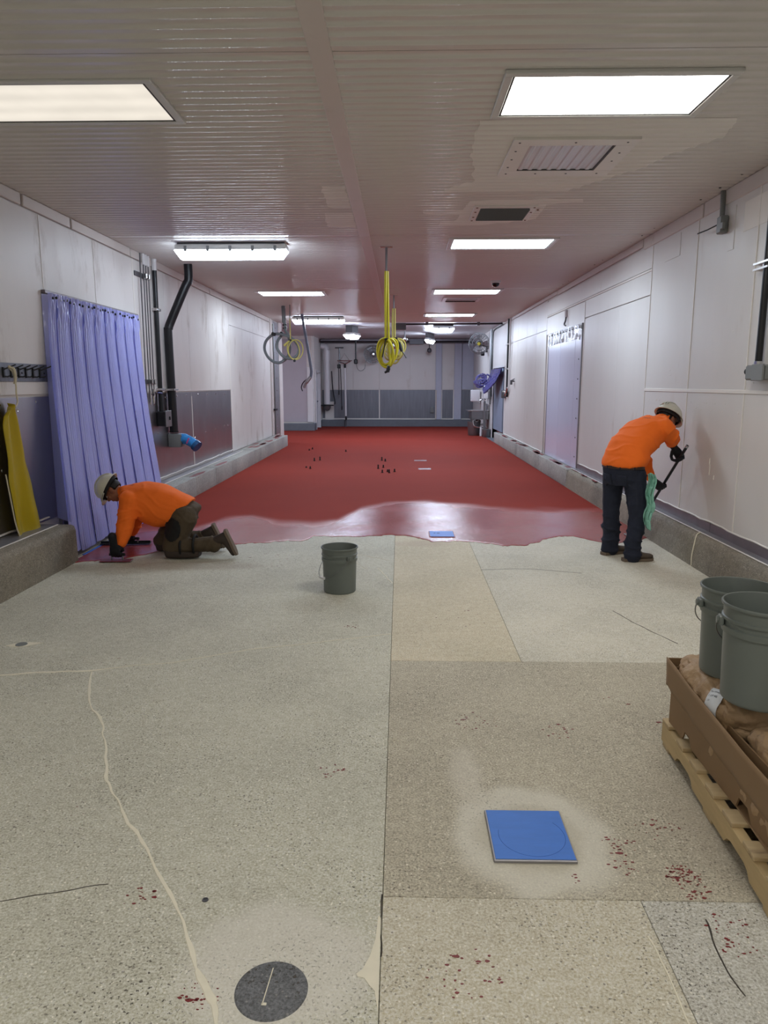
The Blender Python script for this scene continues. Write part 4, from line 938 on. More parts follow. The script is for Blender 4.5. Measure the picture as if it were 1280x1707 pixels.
t = thing('bent_drop_pipe', 'thick black bent pipe from the ceiling down the left wall', 'pipe', (-3.3, 10.8, 2))
MB().tube(smoothpath([(-3.10, 10.9, 3.42), (-3.10, 10.9, 3.25), (-3.11, 10.9, 3.18), (-3.16, 10.88, 3.08), (-3.36, 10.82, 2.62), (-3.40, 10.80, 2.50), (-3.41, 10.80, 2.38), (-3.41, 10.84, 1.0)], 6), .062, 16).build('pipe', M_['black'], t)
MB().box(XL, XL + .15, 10.74, 10.94, 1.60, 1.63, .005).build('pipe_clamp', M_['chrome'], t)
mb = MB()
for z in (1.0, .965): mb.tube([(-3.41, 10.84, z), (-3.41, 10.84, z - .022)], .066, 14)
mb.build('end_fitting', M_['blackm'], t)
t = thing('receptacle_box', 'grey junction box with a blue wrapped angled plug under the bent pipe', 'junction box', (-3.4, 10.9, .88))
MB().boxm((.19, .20, .20), Matrix.Translation((-3.385, 10.85, .86)), .012, 2).build('box', M_['greybox'], t)
MB().boxm((.012, .16, .16), Matrix.Translation((-3.285, 10.85, .86)), .004).build('cover', M_['dullmetal'], t)
mb = MB(); mb.tube(smoothpath([(-3.34, 10.86, .88), (-3.25, 10.84, .88), (-3.17, 10.82, .85), (-3.10, 10.80, .81), (-3.06, 10.79, .78)]), [.082] * 8 + [.074] * 12 + [.078] * 5, 16); mb.build('blue_plug', M_['bluecap'], t)
MB().tube([(-3.09, 10.80, .80), (-3.045, 10.785, .765)], [.086, .088], 16).build('plug_ring', mat('dark_blue_ring', (40, 90, 140), .25), t)
mb = MB(); mb.boxm((.02, .09, .09), Matrix.Translation((-3.18, 10.77, .86)) @ Matrix.Rotation(R(25), 4, 'Y'), .004); mb.build('pink_tag', mat('pink_tag', (200, 90, 150), .5), t)

# ------------------------------------------------------------------ right wall fittings
t = thing('conduit_stub', 'short grey conduit from the ceiling to a small box on the right wall', 'conduit', (2.9, 6.93, 3.2))
MB().tube([(2.90, 6.95, 3.41), (2.90, 6.93, 3.17)], .022, 10).build('pipe', M_['greybox'], t)
MB().boxm((.07, .10, .15), Matrix.Translation((2.895, 6.90, 3.11)), .01).build('outlet_box', M_['greybox'], t)
MB().boxm((.03, .06, .06), Matrix.Translation((2.87, 6.83, 3.09)), .006).build('box_cover', M_['greybox'], t)
MB().tube([(2.87, 6.92, 3.12), (2.85, 7.12, 3.11), (2.85, 7.34, 3.12)], .006, 6).build('loose_wire', M_['blackm'], t)
t = thing('vertical_conduit', 'black vertical conduit at the right frame edge ending in a grey switch box', 'conduit', (2.9, 6.05, 2.2))
MB().tube([(2.89, 5.99, 3.41), (2.89, 6.0, 1.86)], .028, 12).build('pipe', M_['black'], t)
mb = MB(); mb.box(2.86, 2.935, 5.93, 6.17, 2.60, 2.615); mb.box(2.86, 2.935, 5.93, 6.17, 2.645, 2.66); mb.box(2.88, 2.93, 5.95, 6.05, 2.6, 2.66); mb.build('pipe_clamp', M_['chrome'], t, False)
MB().tube([(2.89, 6.0, 1.88), (2.89, 6.0, 1.83)], .034, 10).build('fitting', M_['chrome'], t)
MB().box(2.84, 2.93, 5.80, 6.11, 1.73, 1.85, .012).build('switch_box', M_['greybox'], t)
MB().box(2.825, 2.842, 5.79, 5.97, 1.725, 1.855, .004).build('box_cover', M_['greybox'], t)
MB().tube([(2.885, 6.10, 1.80), (2.88, 6.16, 1.80)], .026, 12).build('knob', M_['blackm'], t)
t = thing('hanging_hook_tool', 'small metal hook hanging on the right wall above the lavender doorway', 'hook', (2.92, 13.15, 2.9))
MB().tube([(2.915, 13.15, 2.98), (2.915, 13.15, 2.86)], .028, 8).build('handle', M_['pvc'], t)
MB().tube(smoothpath([(2.915, 13.15, 2.87), (2.91, 13.16, 2.80), (2.90, 13.2, 2.74), (2.905, 13.12, 2.71)]), .014, 6).build('hook', M_['grille'], t)
t = thing('riser_pipes', 'two slim black riser pipes with valves on the far right wall', 'pipes', (2.9, 19.5, 2))
MB().tube([(2.89, 19.85, 3.41), (2.89, 19.85, 1.35)], .03, 8).build('pipe', M_['black'], t)
MB().tube([(2.89, 19.55, 3.41), (2.89, 19.55, 1.6)], .022, 8).build('pipe', M_['pvc'], t)
for z in (2.75, 2.1): MB().box(2.85, 2.935, 19.76, 19.94, z - .02, z + .02, .005).build('pipe_clamp', M_['chrome'], t)
mb = MB(); mb.boxm((.1, .14, .16), Matrix.Translation((2.87, 19.9, 1.45)), .03, 2); mb.tube([(2.85, 19.9, 1.5), (2.78, 19.9, 1.5)], .02, 8); mb.tube([(2.87, 19.6, 1.6), (2.87, 19.95, 1.4)], .025, 8); mb.build('valve', M_['chrome'], t)
MB().boxm((.12, .20, .22), Matrix.Translation((2.87, 20.35, 1.42)), .02, 2).build('valve_box', M_['grille'], t)
mb = MB(); mb.tube([(2.93, 18.85, 1.77), (2.85, 18.85, 1.77)], .02, 8); mb.boxm((.05, .1, .12), Matrix.Translation((2.85, 18.85, 1.74)), .01); mb.tube([(2.93, 18.85, 1.83), (2.93, 19.5, 1.78)], .012, 6); mb.build('hose_bib', M_['grille'], t)

# ------------------------------------------------------------------ far right: tied strips, sink, dispensers, fan
t = thing('tied_plastic_strips', 'bundle of dark violet plastic strips tied aside at the far right doorway', 'strip curtain', (2.92, 22, 2))
def bun(k):
    rr = random.Random(k)
    def fn(u, v):
        a = v; y = 20.75 + 2.3 * u; y = y + (22.9 - y) * a ** 1.3 * .75
        z = 2.13 - (.48 + .25 * (1 - u)) * a + .03 * noise.noise(V((u * 9, v * 7, k)))
        x = 2.87 - .30 * a * a - .04 * noise.noise(V((u * 12, v * 5, k * 3))) - .01 * k
        return V((x, y, z))
    return fn
for k in range(4): MB().grid(bun(k), 24, 10).build('strip', M_['purple'], t, True, 80)
mb = MB(); rs = random.Random(4)
for k in range(9): mb.tube(arc((2.52 + rs.uniform(-.12, .12), 22.6, 1.78 + rs.uniform(-.1, .1)), rs.uniform(.08, .17), rs.uniform(0, 360), rs.uniform(400, 640), 20, (1, .3, 0), (.2, .2, .9)), .03, 6)
mb.build('knotted_ends', M_['purple'], t)

t = thing('hand_sink', 'stainless steel hand sink on legs at the far right end', 'sink', (2.72, 24.2, 0))
mb = MB(); sx0, sx1, sy0, sy1 = 2.34, 2.90, 23.85, 24.75
mb.box(sx0 - .12, sx1, sy0 - .02, sy1 + .02, .82, .845, .006); mb.build('rim', M_['chrome'], t)
mb = MB()
for b in [(sx0, sx0 + .02, sy0, sy1, .56, .82), (sx1 - .02, sx1, sy0, sy1, .56, .82), (sx0, sx1, sy0, sy0 + .02, .56, .82), (sx0, sx1, sy1 - .02, sy1, .56, .82), (sx0, sx1, sy0, sy1, .55, .57)]: mb.box(*b)
mb.build('basin', M_['dullmetal'], t, False)
MB().box(sx1 - .01, sx1 + .012, sy0, sy1, .82, 1.05, .004).build('backsplash', M_['chrome'], t)
for x, y in [(2.78, 23.9), (2.86, 24.7), (2.42, 24.7)]: MB().tube([(x, y, .006), (x, y, .56)], .032, 8).build('leg', M_['dullmetal'], t)
MB().box(2.72, 2.79, 23.78, 23.84, .006, 1.15, .006).build('splash_post', M_['dullmetal'], t)
MB().tube(smoothpath([(2.85, 24.3, .845), (2.84, 24.3, 1.1), (2.76, 24.3, 1.2), (2.66, 24.3, 1.16), (2.64, 24.3, 1.08)]), .018, 8).build('faucet', M_['chrome'], t)
MB().tube(smoothpath([(2.40, 23.95, .55), (2.42, 23.92, .38), (2.52, 23.9, .30), (2.86, 23.9, .28)]), .02, 8).build('knee_lever', M_['chrome'], t)
MB().tube(smoothpath([(2.62, 24.2, .55), (2.62, 24.2, .40), (2.72, 24.2, .36), (2.84, 24.2, .42)]), .03, 8).build('drain_trap', M_['pvc'], t)
MB().tube([(2.66, 23.86, .30), (2.655, 23.84, .006)], .036, 10).build('drain_pipe', M_['pvc'], t)
MB().boxm((.2, .2, .14), Matrix.Translation((2.6, 24.3, .46)), .05, 2).build('foot_valve', M_['chrome'], t)
t = thing('waste_barrel', 'grey plastic bin standing under the hand sink', 'bin', (2.46, 24.35, .006))
MB().lathe([(0, 0), (.17, 0), (.19, .04), (.215, .44), (.225, .45), (.225, .47), (.205, .47), (.18, .05), (0, .04)], Matrix.Translation((2.46, 24.2, .006)), 28).build('body', M_['dullmetal'], t)
o = MB().lathe([(0, 0), (.115, 0), (.13, .02), (.14, .22), (.15, .23), (.15, .25), (.13, .25), (.12, .03), (0, .03)], Matrix.Translation((2.79, 23.45, .006)), 24).build('floor_pail', M_['dullmetal']); tag(o, 'small grey pail on the red floor right of the sink leg', 'pail')
t = thing('towel_dispenser', 'white paper towel dispenser on a bracket above the sink, left one', 'dispenser', (2.8, 26.5, 1.35))
MB().boxm((.34, .22, .42), Matrix.Translation((2.72, 26.5, 1.28)), .04, 3).build('body', M_['pvc'], t)
MB().boxm((.2, .2, .06), Matrix.Translation((2.86, 26.5, 1.44)), .01).build('bracket', M_['pvc'], t)
t = thing('soap_dispenser', 'white soap dispenser on the wall above the sink, right one', 'dispenser', (2.88, 24.4, 1.4))
MB().boxm((.13, .24, .34), Matrix.Translation((2.86, 24.4, 1.38)), .03, 3).build('body', M_['pvc'], t)
MB().boxm((.10, .1, .05), Matrix.Translation((2.80, 24.4, 1.19)), .01).build('lever', M_['grille'], t)
t = thing('pipe_bundle', 'vertical dark and grey pipes on the wall between sink and far doorway', 'pipes', (2.88, 23.6, 2))
for y, x, rr_, m in [(23.45, 2.88, .03, 'dullmetal'), (23.75, 2.89, .022, 'black'), (23.6, 2.87, .018, 'pvc')]: MB().tube([(x, y, 1.05), (x, y, 3.4)], rr_, 8).build('pipe', M_[m], t)
MB().boxm((.09, .2, .26), Matrix.Translation((2.88, 23.5, 1.35)), .02).build('mixing_valve', M_['dullmetal'], t)
for z in (2.9, 2.0): MB().boxm((.05, .5, .04), Matrix.Translation((2.90, 23.6, z)), .005).build('pipe_clamp', M_['grille'], t)
def fan(name, label, c, nrm, rad, hub):
    t = thing(name, label, 'fan', c); q = V(nrm).to_track_quat('Z', 'Y').to_matrix().to_4x4(); Mx = Matrix.Translation(c) @ q
    mb = MB()
    for z, rr_ in ((.07, .30), (.07, .62), (.05, .86), (-.07, .35), (-.06, .7), (-.04, .9), (0, 1)):
        mb.tube([Mx @ p for p in arc((0, 0, z), rad * rr_, 0, 360, 30, (1, 0, 0), (0, 1, 0))][:-1], .007 if rr_ < 1 else .013, 6, closed=True)
    for k in range(20):
        a = 2 * PI * k / 20; ca, sa = math.cos(a), math.sin(a)
        for s in (1, -1): mb.tube([Mx @ V((rad * f * ca, rad * f * sa, s * z)) for f, z in ((.1, .075), (.62, .07), (.88, .045), (1, 0))], .0045, 5)
    mb.build('cage', M_['dullmetal'], t)
    for k in range(3):
        a = 2 * PI * k / 3
        def bl(u, v, a=a):
            rr_ = rad * (.15 + .7 * u); th = a + (v - .5) * (.9 - .25 * u)
            return Mx @ V((rr_ * math.cos(th), rr_ * math.sin(th), .05 * (v - .5)))
        MB().grid(bl, 6, 5).build('blade', M_['galv'], t)
    MB().lathe([(0, .1), (.05, .095), (.06, .07), (.06, .06)], Mx, 16).build('hub_badge', hub, t)
    MB().lathe([(0, -.26), (.09, -.25), (.1, -.1), (.04, -.06), (0, -.06)], Mx, 16).build('motor', M_['black'], t)
    return t, Mx
t, Mx = fan('wall_fan', 'large round wire cage fan with yellow hub high on the far right wall', (2.62, 24.6, 3.02), (-.25, -1, -.1), .34, M_['yellowhose'])
MB().tube([(2.68, 24.85, 3.0), (2.9, 24.9, 2.95)], .035, 8).build('wall_arm', M_['black'], t)
MB().boxm((.05, .16, .3), Matrix.Translation((2.91, 24.9, 2.9)), .01).build('wall_plate', M_['black'], t)
MB().boxm((.12, .1, .14), Matrix.Translation((2.76, 24.75, 2.7)), .02).build('switch_box', M_['blackm'], t)
t, Mx = fan('wall_fan', 'dark wire cage fan on the back wall left of the yellow hose', (-1.08, 29.05, 2.85), (.15, -1, -.05), .36, M_['chrome'])
MB().tube([Mx @ V((0, 0, -.2)), (-1.08, 29.48, 2.8)], .04, 8).build('wall_arm', M_['black'], t)

# ------------------------------------------------------------------ back wall fittings
t = thing('vent_stack', 'white vertical plastic pipe with flange at the back left corner', 'pipe', (-2.9, 28.9, 1))
MB().tube(smoothpath([(-2.92, 29.05, .9), (-2.92, 29.05, 2.8), (-2.92, 29.05, 3.02), (-2.97, 29.05, 3.14), (-3.14, 29.05, 3.18)], 4), .12, 16).build('pipe', M_['pvc'], t)
MB().tube([(-2.92, 29.05, 2.62), (-2.92, 29.05, 3.0)], .14, 16).build('elbow_collar', M_['pvc'], t)
MB().lathe([(0, .84), (.27, .84), (.27, .88), (0, .88)], Matrix.Translation((-2.92, 29.05, 0)), 20).build('flange', M_['black'], t)
MB().lathe([(0, .62), (.09, .66), (.15, .76), (.15, .84)], Matrix.Translation((-2.92, 29.05, 0)), 16).build('pump_body', M_['dullmetal'], t)
MB().tube(smoothpath([(-2.72, 29.0, 2.2), (-2.68, 29.0, 1.5), (-2.60, 29.0, 1.0), (-2.62, 29.0, .9)]), .022, 6).build('cable', M_['black'], t)
MB().boxm((.36, .04, .75), Matrix.Translation((-2.86, 29.45, .62)), .005).build('back_plate', M_['cpatch'], t)
t = thing('support_mast', 'slim grey steel mast with brackets and hanging black cables by the back wall', 'post', (-2.42, 28.9, 1))
MB().tube([(-2.40, 28.95, 3.1), (-2.40, 28.95, 2.35)], .03, 8).build('post', M_['dullmetal'], t)
MB().boxm((.34, .08, .05), Matrix.Translation((-2.40, 28.95, 3.1)), .01).build('top_bracket', M_['grille'], t)
MB().boxm((.14, .1, .16), Matrix.Translation((-2.42, 28.95, 2.38)), .02).build('junction_box', M_['black'], t)
MB().tube([(-2.43, 28.95, 2.3), (-2.43, 28.95, 1.35)], .016, 6).build('cable', M_['black'], t)
MB().tube([(-2.36, 28.95, 2.3), (-2.32, 28.95, .75)], .016, 6).build('cable', M_['black'], t)
for x, z in ((-2.43, 1.35), (-2.32, .75)): MB().boxm((.05, .04, .15), Matrix.Translation((x, 28.95, z)), .01).build('cable_plug', M_['black'], t)
t = thing('long_handled_squeegee', 'white long pole tool standing upright with a cross bar handle at the back', 'pole', (-2.17, 28.9, 0))
MB().tube([(-2.18, 28.9, 2.35), (-2.16, 28.9, .42)], .038, 10).build('pole', M_['pvc'], t)
MB().tube([(-2.16, 28.9, .44), (-2.15, 28.9, .28)], .04, 8).build('grip', M_['black'], t)
MB().tube([(-2.19, 29.0, .28), (-2.19, 29.0, .006)], .045, 8).build('foot_post', M_['grille'], t)
mb = MB(); mb.tube([(-2.48, 28.9, 2.60), (-1.90, 28.9, 2.60)], .02, 8); mb.tube([(-2.42, 28.9, 2.58), (-2.18, 28.9, 2.47), (-1.96, 28.9, 2.58)], .028, 8); mb.tube([(-2.36, 28.9, 2.62), (-2.2, 28.9, 2.88), (-2.02, 28.9, 2.62)], .014, 6); mb.build('cross_bar', M_['chrome'], t)
MB().tube([(-2.18, 28.9, 2.47), (-2.18, 28.9, 2.32)], .045, 8).build('collar', M_['black'], t)
t = thing('drop_cord', 'black drop cord from the ceiling with an outlet box and looped grey cable', 'cord', (-1.6, 28.4, 3))
MB().tube([(-1.72, 28.4, ZC - .05), (-1.72, 28.4, 2.62)], .028, 8).build('cord', M_['black'], t)
MB().boxm((.15, .1, .18), Matrix.Translation((-1.72, 28.4, 2.55)), .03).build('outlet_box', M_['black'], t)
MB().tube(smoothpath([(-1.70, 28.4, 2.46), (-1.66, 28.5, 2.28), (-1.54, 28.6, 2.2), (-1.40, 28.8, 2.3), (-1.36, 28.9, 2.55), (-1.2, 29.0, 2.7)]), .012, 6).build('loop_cable', M_['greybox'], t)
t = thing('hanging_sensor', 'small dark sensor hanging on a short stem below the back header beam', 'sensor', (1.12, 28.3, 3))
MB().tube([(1.12, 28.45, 3.28), (1.12, 28.45, 3.0)], .02, 6).build('stem', M_['grille'], t)
MB().ell((1.12, 28.45, 2.97), (.09, .09, .1)).build('bulb', M_['grille'], t)

# ------------------------------------------------------------------ floor things
def drain(x0, x1, y0, y1, label, z=0, hgt=.012):
    t = thing('drain_cover', label, 'drain cover', ((x0 + x1) / 2, (y0 + y1) / 2, z))
    MB().box(x0, x1, y0, y1, z, z + hgt, .002).build('metal_frame', M_['galv'], t, False)
    MB().box(x0 + .006, x1 - .004, y0 + .006, y1 - .004, z + hgt, z + hgt + .002, .001).build('blue_film', M_['bluetape'], t, False)
    cx, cy, r = (x0 + x1) / 2 + .01, (y0 + y1) / 2 - .01, .125
    MB().tube(arc((cx, cy, z + hgt + .0016), r, 165, 400, 40, (1, 0, 0), (0, 1, 0)), .0011, 5).build('round_imprint', mat('blue_film_crease', (36, 90, 180), .5), t)
    return t
drain(.345, .645, 2.34, 2.652, 'square drain plate masked in blue film on the near floor')
t = thing('drain_cover', 'small blue masked drain plate at the edge of the wet red coating', 'drain cover', (.475, 8.07, .006))
MB().box(.335, .625, 7.91, 8.23, 0, .012, .002).build('metal_frame', M_['redpaint'], t, False)
MB().box(.345, .615, 7.92, 8.22, .012, .014, .001).build('blue_film', M_['bluetape'], t, False)
mb = MB()
for dx in (0, .035, .05): mb.boxm((.018, .02, .002), Matrix.Translation((.40 + dx, 8.10, .0145)))
mb.build('tape_gaps', M_['blackm'], t, False, kind='stuff')
for cx, cy, w_, lab in [(.457, 16.09, .28, 'narrow bright slotted floor grate farther back in the red floor'), (.498, 14.48, .26, 'narrow plain metal floor grate nearer in the red floor')]:
    t = thing('floor_grate', lab, 'floor grate', (cx, cy, .006))
    MB().box(cx - w_ / 2, cx + w_ / 2, cy - .11, cy + .11, .0, .010, .002).build('frame', M_['redpaint'], t, False)
    for k in range(9): MB().box(cx - w_ / 2 + .012 + k * w_ / 9, cx - w_ / 2 + .026 + k * w_ / 9, cy - .10, cy + .10, .009, .014).build('bar', M_['chrome'], t, False)
for k, (x, y, h) in enumerate([(-2.345, 18.57, .04), (-2.30, 18.9, .05), (-1.911, 16.0, .07), (-1.8, 16.14, .08), (-1.921, 14.68, .03), (-1.816, 14.49, .05), (-1.373, 18.24, .05), (-.405, 16.12, .08), (-.326, 15.94, .06), (-.44, 14.52, .085), (-.339, 14.72, .06), (-.34, 13.86, .06), (-.24, 14.0, .05), (-.206, 13.83, .07), (-.104, 14.0, .06)]):
    mb = MB(); mb.tube([(x, y, .004), (x, y, .006 + h)], .014, 8); mb.tube([(x, y, .006), (x, y, .018)], .024, 6)
    o = mb.build('anchor_stud', M_['blackm']); tag(o, 'short dark metal stud sticking up from the cured red floor', 'stud', 'anchor studs in the red floor')

# buckets
def bucket(loc, rz, label):
    t = thing('bucket', label, 'bucket', loc, rz, 'grey pails')
    Mx = W[t.name]
    prof = [(0, 0), (.128, 0), (.132, .004), (.1335, .012), (.1335, .018), (.1400, .265), (.1475, .266), (.1480, .270), (.1482, .290), (.1415, .292), (.1420, .312), (.1490, .314), (.1492, .324), (.1440, .327), (.1455, .366), (.152, .367), (.1535, .371), (.1535, .377), (.151, .380), (.1465, .379), (.1440, .372), (.1355, .265), (.129, .012), (0, .012)]
    MB().lathe(prof, Mx, 48).build('body', M_['bucket'], t, True, 40)
    for s in (-1, 1):
        mb = MB(); mb.boxm((.018, .05, .036), Mx @ Matrix.Translation((s * .152, 0, .302)), .006, 2); mb.tube([Mx @ V((s * .15, 0, .302)), Mx @ V((s * .168, 0, .302))], .014, 10); mb.build('ear', M_['bucket'], t)
    pts = [Mx @ V((.164 * math.cos(a), -.175 * math.sin(a), .302 - .165 * math.sin(a))) for a in [PI * k / 30 for k in range(31)]]
    hd = MB().tube(pts, .0025, 6).build('bail_handle', M_['dullmetal'], t)
    MB().tube(pts[13:18], .011, 10).build('grip', M_['pvc'], hd)
    return t
b1 = bucket((-.497, 5.80, 0), R(-52), 'grey plastic bucket with wire handle alone on the bare concrete floor')
dup(b1, (1.430, 2.955, .485), R(172), 'farther grey bucket of the two standing on the paper bags')
dup(b1, (1.368, 2.61, .518), R(166), 'nearer larger looking grey bucket on the paper bags at the right edge')

# pallet
PR = R(-3.4); PX, PY = 1.19, 2.03
pal = thing('pallet', 'pale wooden pallet on the floor at the lower right under the cardboard tray', 'pallet', (PX, PY, 0), PR)
Pm = W[pal.name]
def stringer(x):
    L = 1.22; z0, z1 = .018, .108
    pts = [(0, z0)]
    for c in (.32, .90):
        pts += [(c - .115, z0)] + [(c - .09 + .18 * k / 6 * 1.0, z0 + .036 if 0 < k < 6 else z0 + .026) for k in range(7)] + [(c + .115, z0)]
    pts += [(L, z0), (L, z1), (0, z1)]
    Mx = Pm @ Matrix(((0, 0, 1, x), (1, 0, 0, 0), (0, 1, 0, 0), (0, 0, 0, 1)))
    return MB().prism(pts, 0, .042, Mx)
for x in (.0, .49, .98): stringer(x).build('stringer', M_['wood'], pal, False)
bx = MB().boxm((1.02, .095, .017), Pm @ Matrix.Translation((.51, .05, .1165)), .002).build('deck_board', M_['woodx'], pal, False)
for k, y in enumerate([.235, .42, .605, .79, .975, 1.17]):
    inst(bx, 'deck_board', pal, (0.0, y - .05 + .006 * (k % 2), .0005 * (k % 3)))
bb = MB().boxm((1.02, .095, .017), Pm @ Matrix.Translation((.51, .05, .0095)), .002).build('bottom_board', M_['woodx'], pal, False)
for y in (.61, 1.15): inst(bb, 'bottom_board', pal, (0, y - .05, 0))
# cardboard tray
tr = thing('cardboard_tray', 'brown cardboard tray with open top holding paper bags on the pallet', 'box', (PX, PY, .126), PR)
Tm = W[pal.name]
def wallp(name, x0, x1, y0, y1, z0, z1, m='card', par=tr):
    return MB().boxm((x1 - x0, y1 - y0, z1 - z0), Tm @ Matrix.Translation(((x0 + x1) / 2, (y0 + y1) / 2, (z0 + z1) / 2)), .002).build(name, M_[m], par, False)
def sidewall(x, y0, y1):
    # inner side with a hand hole notch in its lower edge
    pts = [(y0, .126), (.36, .126), (.40, .175), (.47, .175), (.49, .126), (.92, .126), (.95, .168), (1.0, .168), (1.02, .126), (y1, .126), (y1, .40), (y0, .40)]
    Mx = Tm @ Matrix.Translation((x, 0, 0)) @ Matrix.Rotation(R(3.0), 4, 'Z') @ Matrix(((0, 0, 1, 0), (1, 0, 0, 0), (0, 1, 0, 0), (0, 0, 0, 1)))
    return MB().prism(pts, 0, .007, Mx)
sidewall(.080, .03, 1.185).build('side_wall', M_['card'], tr, False)
wallp('side_wall', .96, .967, .03, 1.19, .126, .40); wallp('end_wall', .018, .967, 1.183, 1.19, .126, .40); wallp('end_wall', .055, .967, .03, .037, .126, .40)
wallp('tray_floor', .055, .967, .03, 1.19, .1255, .13)
def lidside(u, v):
    y = .0 + 1.215 * u; z = .30 + .135 * v
    x = .008 - .008 * math.sin(u * PI) - .006 * v + .004 * noise.noise(V((y * 5, z * 9, 0)))
    if v < .01: z += .012 * noise.noise(V((y * 14, 0, 3)))
    return Tm @ V((x, y, z))
o = MB().grid(lidside, 40, 6).build('lid_band', M_['card'], tr, True, 60); o.modifiers.new('thick', 'SOLIDIFY').thickness = .006
wallp('lid_band', .004, .98, 1.206, 1.212, .30, .435); wallp('lid_band', .975, .981, .0, 1.21, .30, .435); wallp('lid_band', .004, .98, .0, .006, .30, .435)
mb = MB()
for y in (.12, .20, .34, .42, .66): mb.boxm((.004, .05, .006), Tm @ Matrix.Translation((.0035, y, .302)) @ Matrix.Rotation(R(8), 4, 'X'))
mb.build('torn_edge', M_['cardedge'], tr, False, kind='stuff')
# kraft paper bags
t_sack = {}
def bag(c, L, Wd, H, rz, label, seed, dent=()):
    t = thing('paper_bag', label, 'bag', (c[0], c[1], c[2]), rz, 'brown paper bags in the tray')
    bm = bmesh.new(); bmesh.ops.create_cube(bm, size=2); bmesh.ops.subdivide_edges(bm, edges=bm.edges[:], cuts=31, use_grid_fill=True)
    for v in bm.verts:
        x, y, z = v.co; q = V((x, y, z)); e = 5.0
        r = (abs(x) ** e + abs(y) ** e + abs(z) ** 3.2) ** (1 / e); q = q / max(r, .3)
        pz = 1 - .22 * (abs(q.x) ** 3) - .22 * (abs(q.y) ** 4)
        p = V((q.x * Wd / 2, q.y * L / 2, q.z * H / 2 * pz))
        n1 = noise.noise(p * 9 + V((seed, 0, 0))); n2 = noise.ridged_multi_fractal(p * 6 + V((seed * 3, 1, 2)), 1, 2, 3, 1, 2)
        n3 = 1 - abs(noise.noise(V((p.x * 8, p.y * 22, p.z * 6 + seed)))) * 2
        n4 = abs(noise.noise(V((p.x * 14 + seed, p.y * 9, p.z * 12)))); n5 = abs(noise.noise(V((p.x * 6, p.y * 7 + seed * 2, p.z * 5))))
        p += q.normalized() * (.012 * n1 + .006 * (n2 - 1) + .008 * max(0, n3 - .5) * 2 - .012 * max(0, .12 - n4) / .12 - .010 * max(0, .10 - n5) / .1)
        v.co = p + V((0, 0, H / 2))
    mb = MB(); mb.add(bm, W[t.name]); t_sack[seed] = mb.build('sack', M_['kraft'], t, True, 50)
    return t
def tw(x, y, z): return tuple(Tm @ V((x, y, z)))
bag(tw(.265, .88, .131), .60, .44, .175, PR, 'lower brown paper bag under the labelled bag, far end of the tray', 1)
bag(tw(.275, .30, .131), .56, .43, .175, PR, 'lower brown paper bag at the near end of the tray', 2)
bA = bag(tw(.285, .885, .290), .64, .55, .215, PR, 'upper brown paper bag with a white printed label under the far bucket', 3)
bag(tw(.325, .265, .290), .60, .50, .185, PR + R(3), 'upper brown paper bag nearest the camera at the right edge', 4)
def stick(o, cloth, off=.003, k=6, ref=None):
    # lay printed letters on the surface they are printed on
    vs = [cloth.data.vertices[i] for i in range(0, len(cloth.data.vertices))]
    from mathutils.kdtree import KDTree
    kd = KDTree(len(vs))
    for i, v in enumerate(vs): kd.insert(v.co, i)
    kd.balance()
    for v in o.data.vertices:
        co, n = V((0, 0, 0)), V((0, 0, 0))
        nb = kd.find_n(v.co, k); sw = 0
        for c_, i, d_ in nb: q_ = 1 / (d_ + .004) ** 2; sw += q_; co += vs[i].co * q_; n += vs[i].normal * q_
        co /= sw
        n.normalize()
        if ref is not None and n.dot(ref) < 0: n = -n
        v.co = v.co - n * (v.co - co).dot(n) + n * off
# white label stuck on the shoulder of the bag, with print
ln = V((-.80, -.12, .59)).normalized(); ly = (V((.42, .28, .62)) - ln * ln.dot(V((.42, .28, .62)))).normalized(); lx = ly.cross(ln)
Lm = frame(lx, ly, ln, tw(.022, .70, .435))
lab = MB().grid(lambda u, v: Lm @ V(((u - .5) * .085, (v - .5) * .15, 0)), 20, 34).build('label', M_['paper'], bA, True, 60)
lref = W[bA.name].inverted().to_3x3() @ ln; stick(lab, t_sack[3], .008, 24, lref)
def text(body, M, size, m, par, name='print'):
    cu = bpy.data.curves.new('t', 'FONT'); cu.body = body; cu.size = size; cu.extrude = .0002
    o = bpy.data.objects.new('t', cu); C.objects.link(o); dg = bpy.context.evaluated_depsgraph_get()
    me = bpy.data.meshes.new_from_object(o.evaluated_get(dg)); bpy.data.objects.remove(o)
    me.transform(W[par.name].inverted() @ M); me.materials.clear(); me.materials.append(m)
    o = bpy.data.objects.new(name, me); C.objects.link(o); o.parent = par; W[o.name] = W[par.name]; return o
for k, (s, dx, sz) in enumerate([('No 33M40', 0, .0125), ('5  2.07 40)', 0, .0125), ('5  5V', 0, .0125), ('8', .002, .0125), ('No. 43', -.002, .0125), ('0.7M33', 0, .0125)]):
    stick(text(s, Lm @ Matrix.Translation((-.037 + dx, .053 - .0225 * k, .0125)), sz, M_['ink'], lab), lab, .0010, 4, lref)
stick(text('ea', Lm @ Matrix.Translation((.022, -.062, .0125)), .011, M_['ink'], lab), lab, .0010, 4, lref)

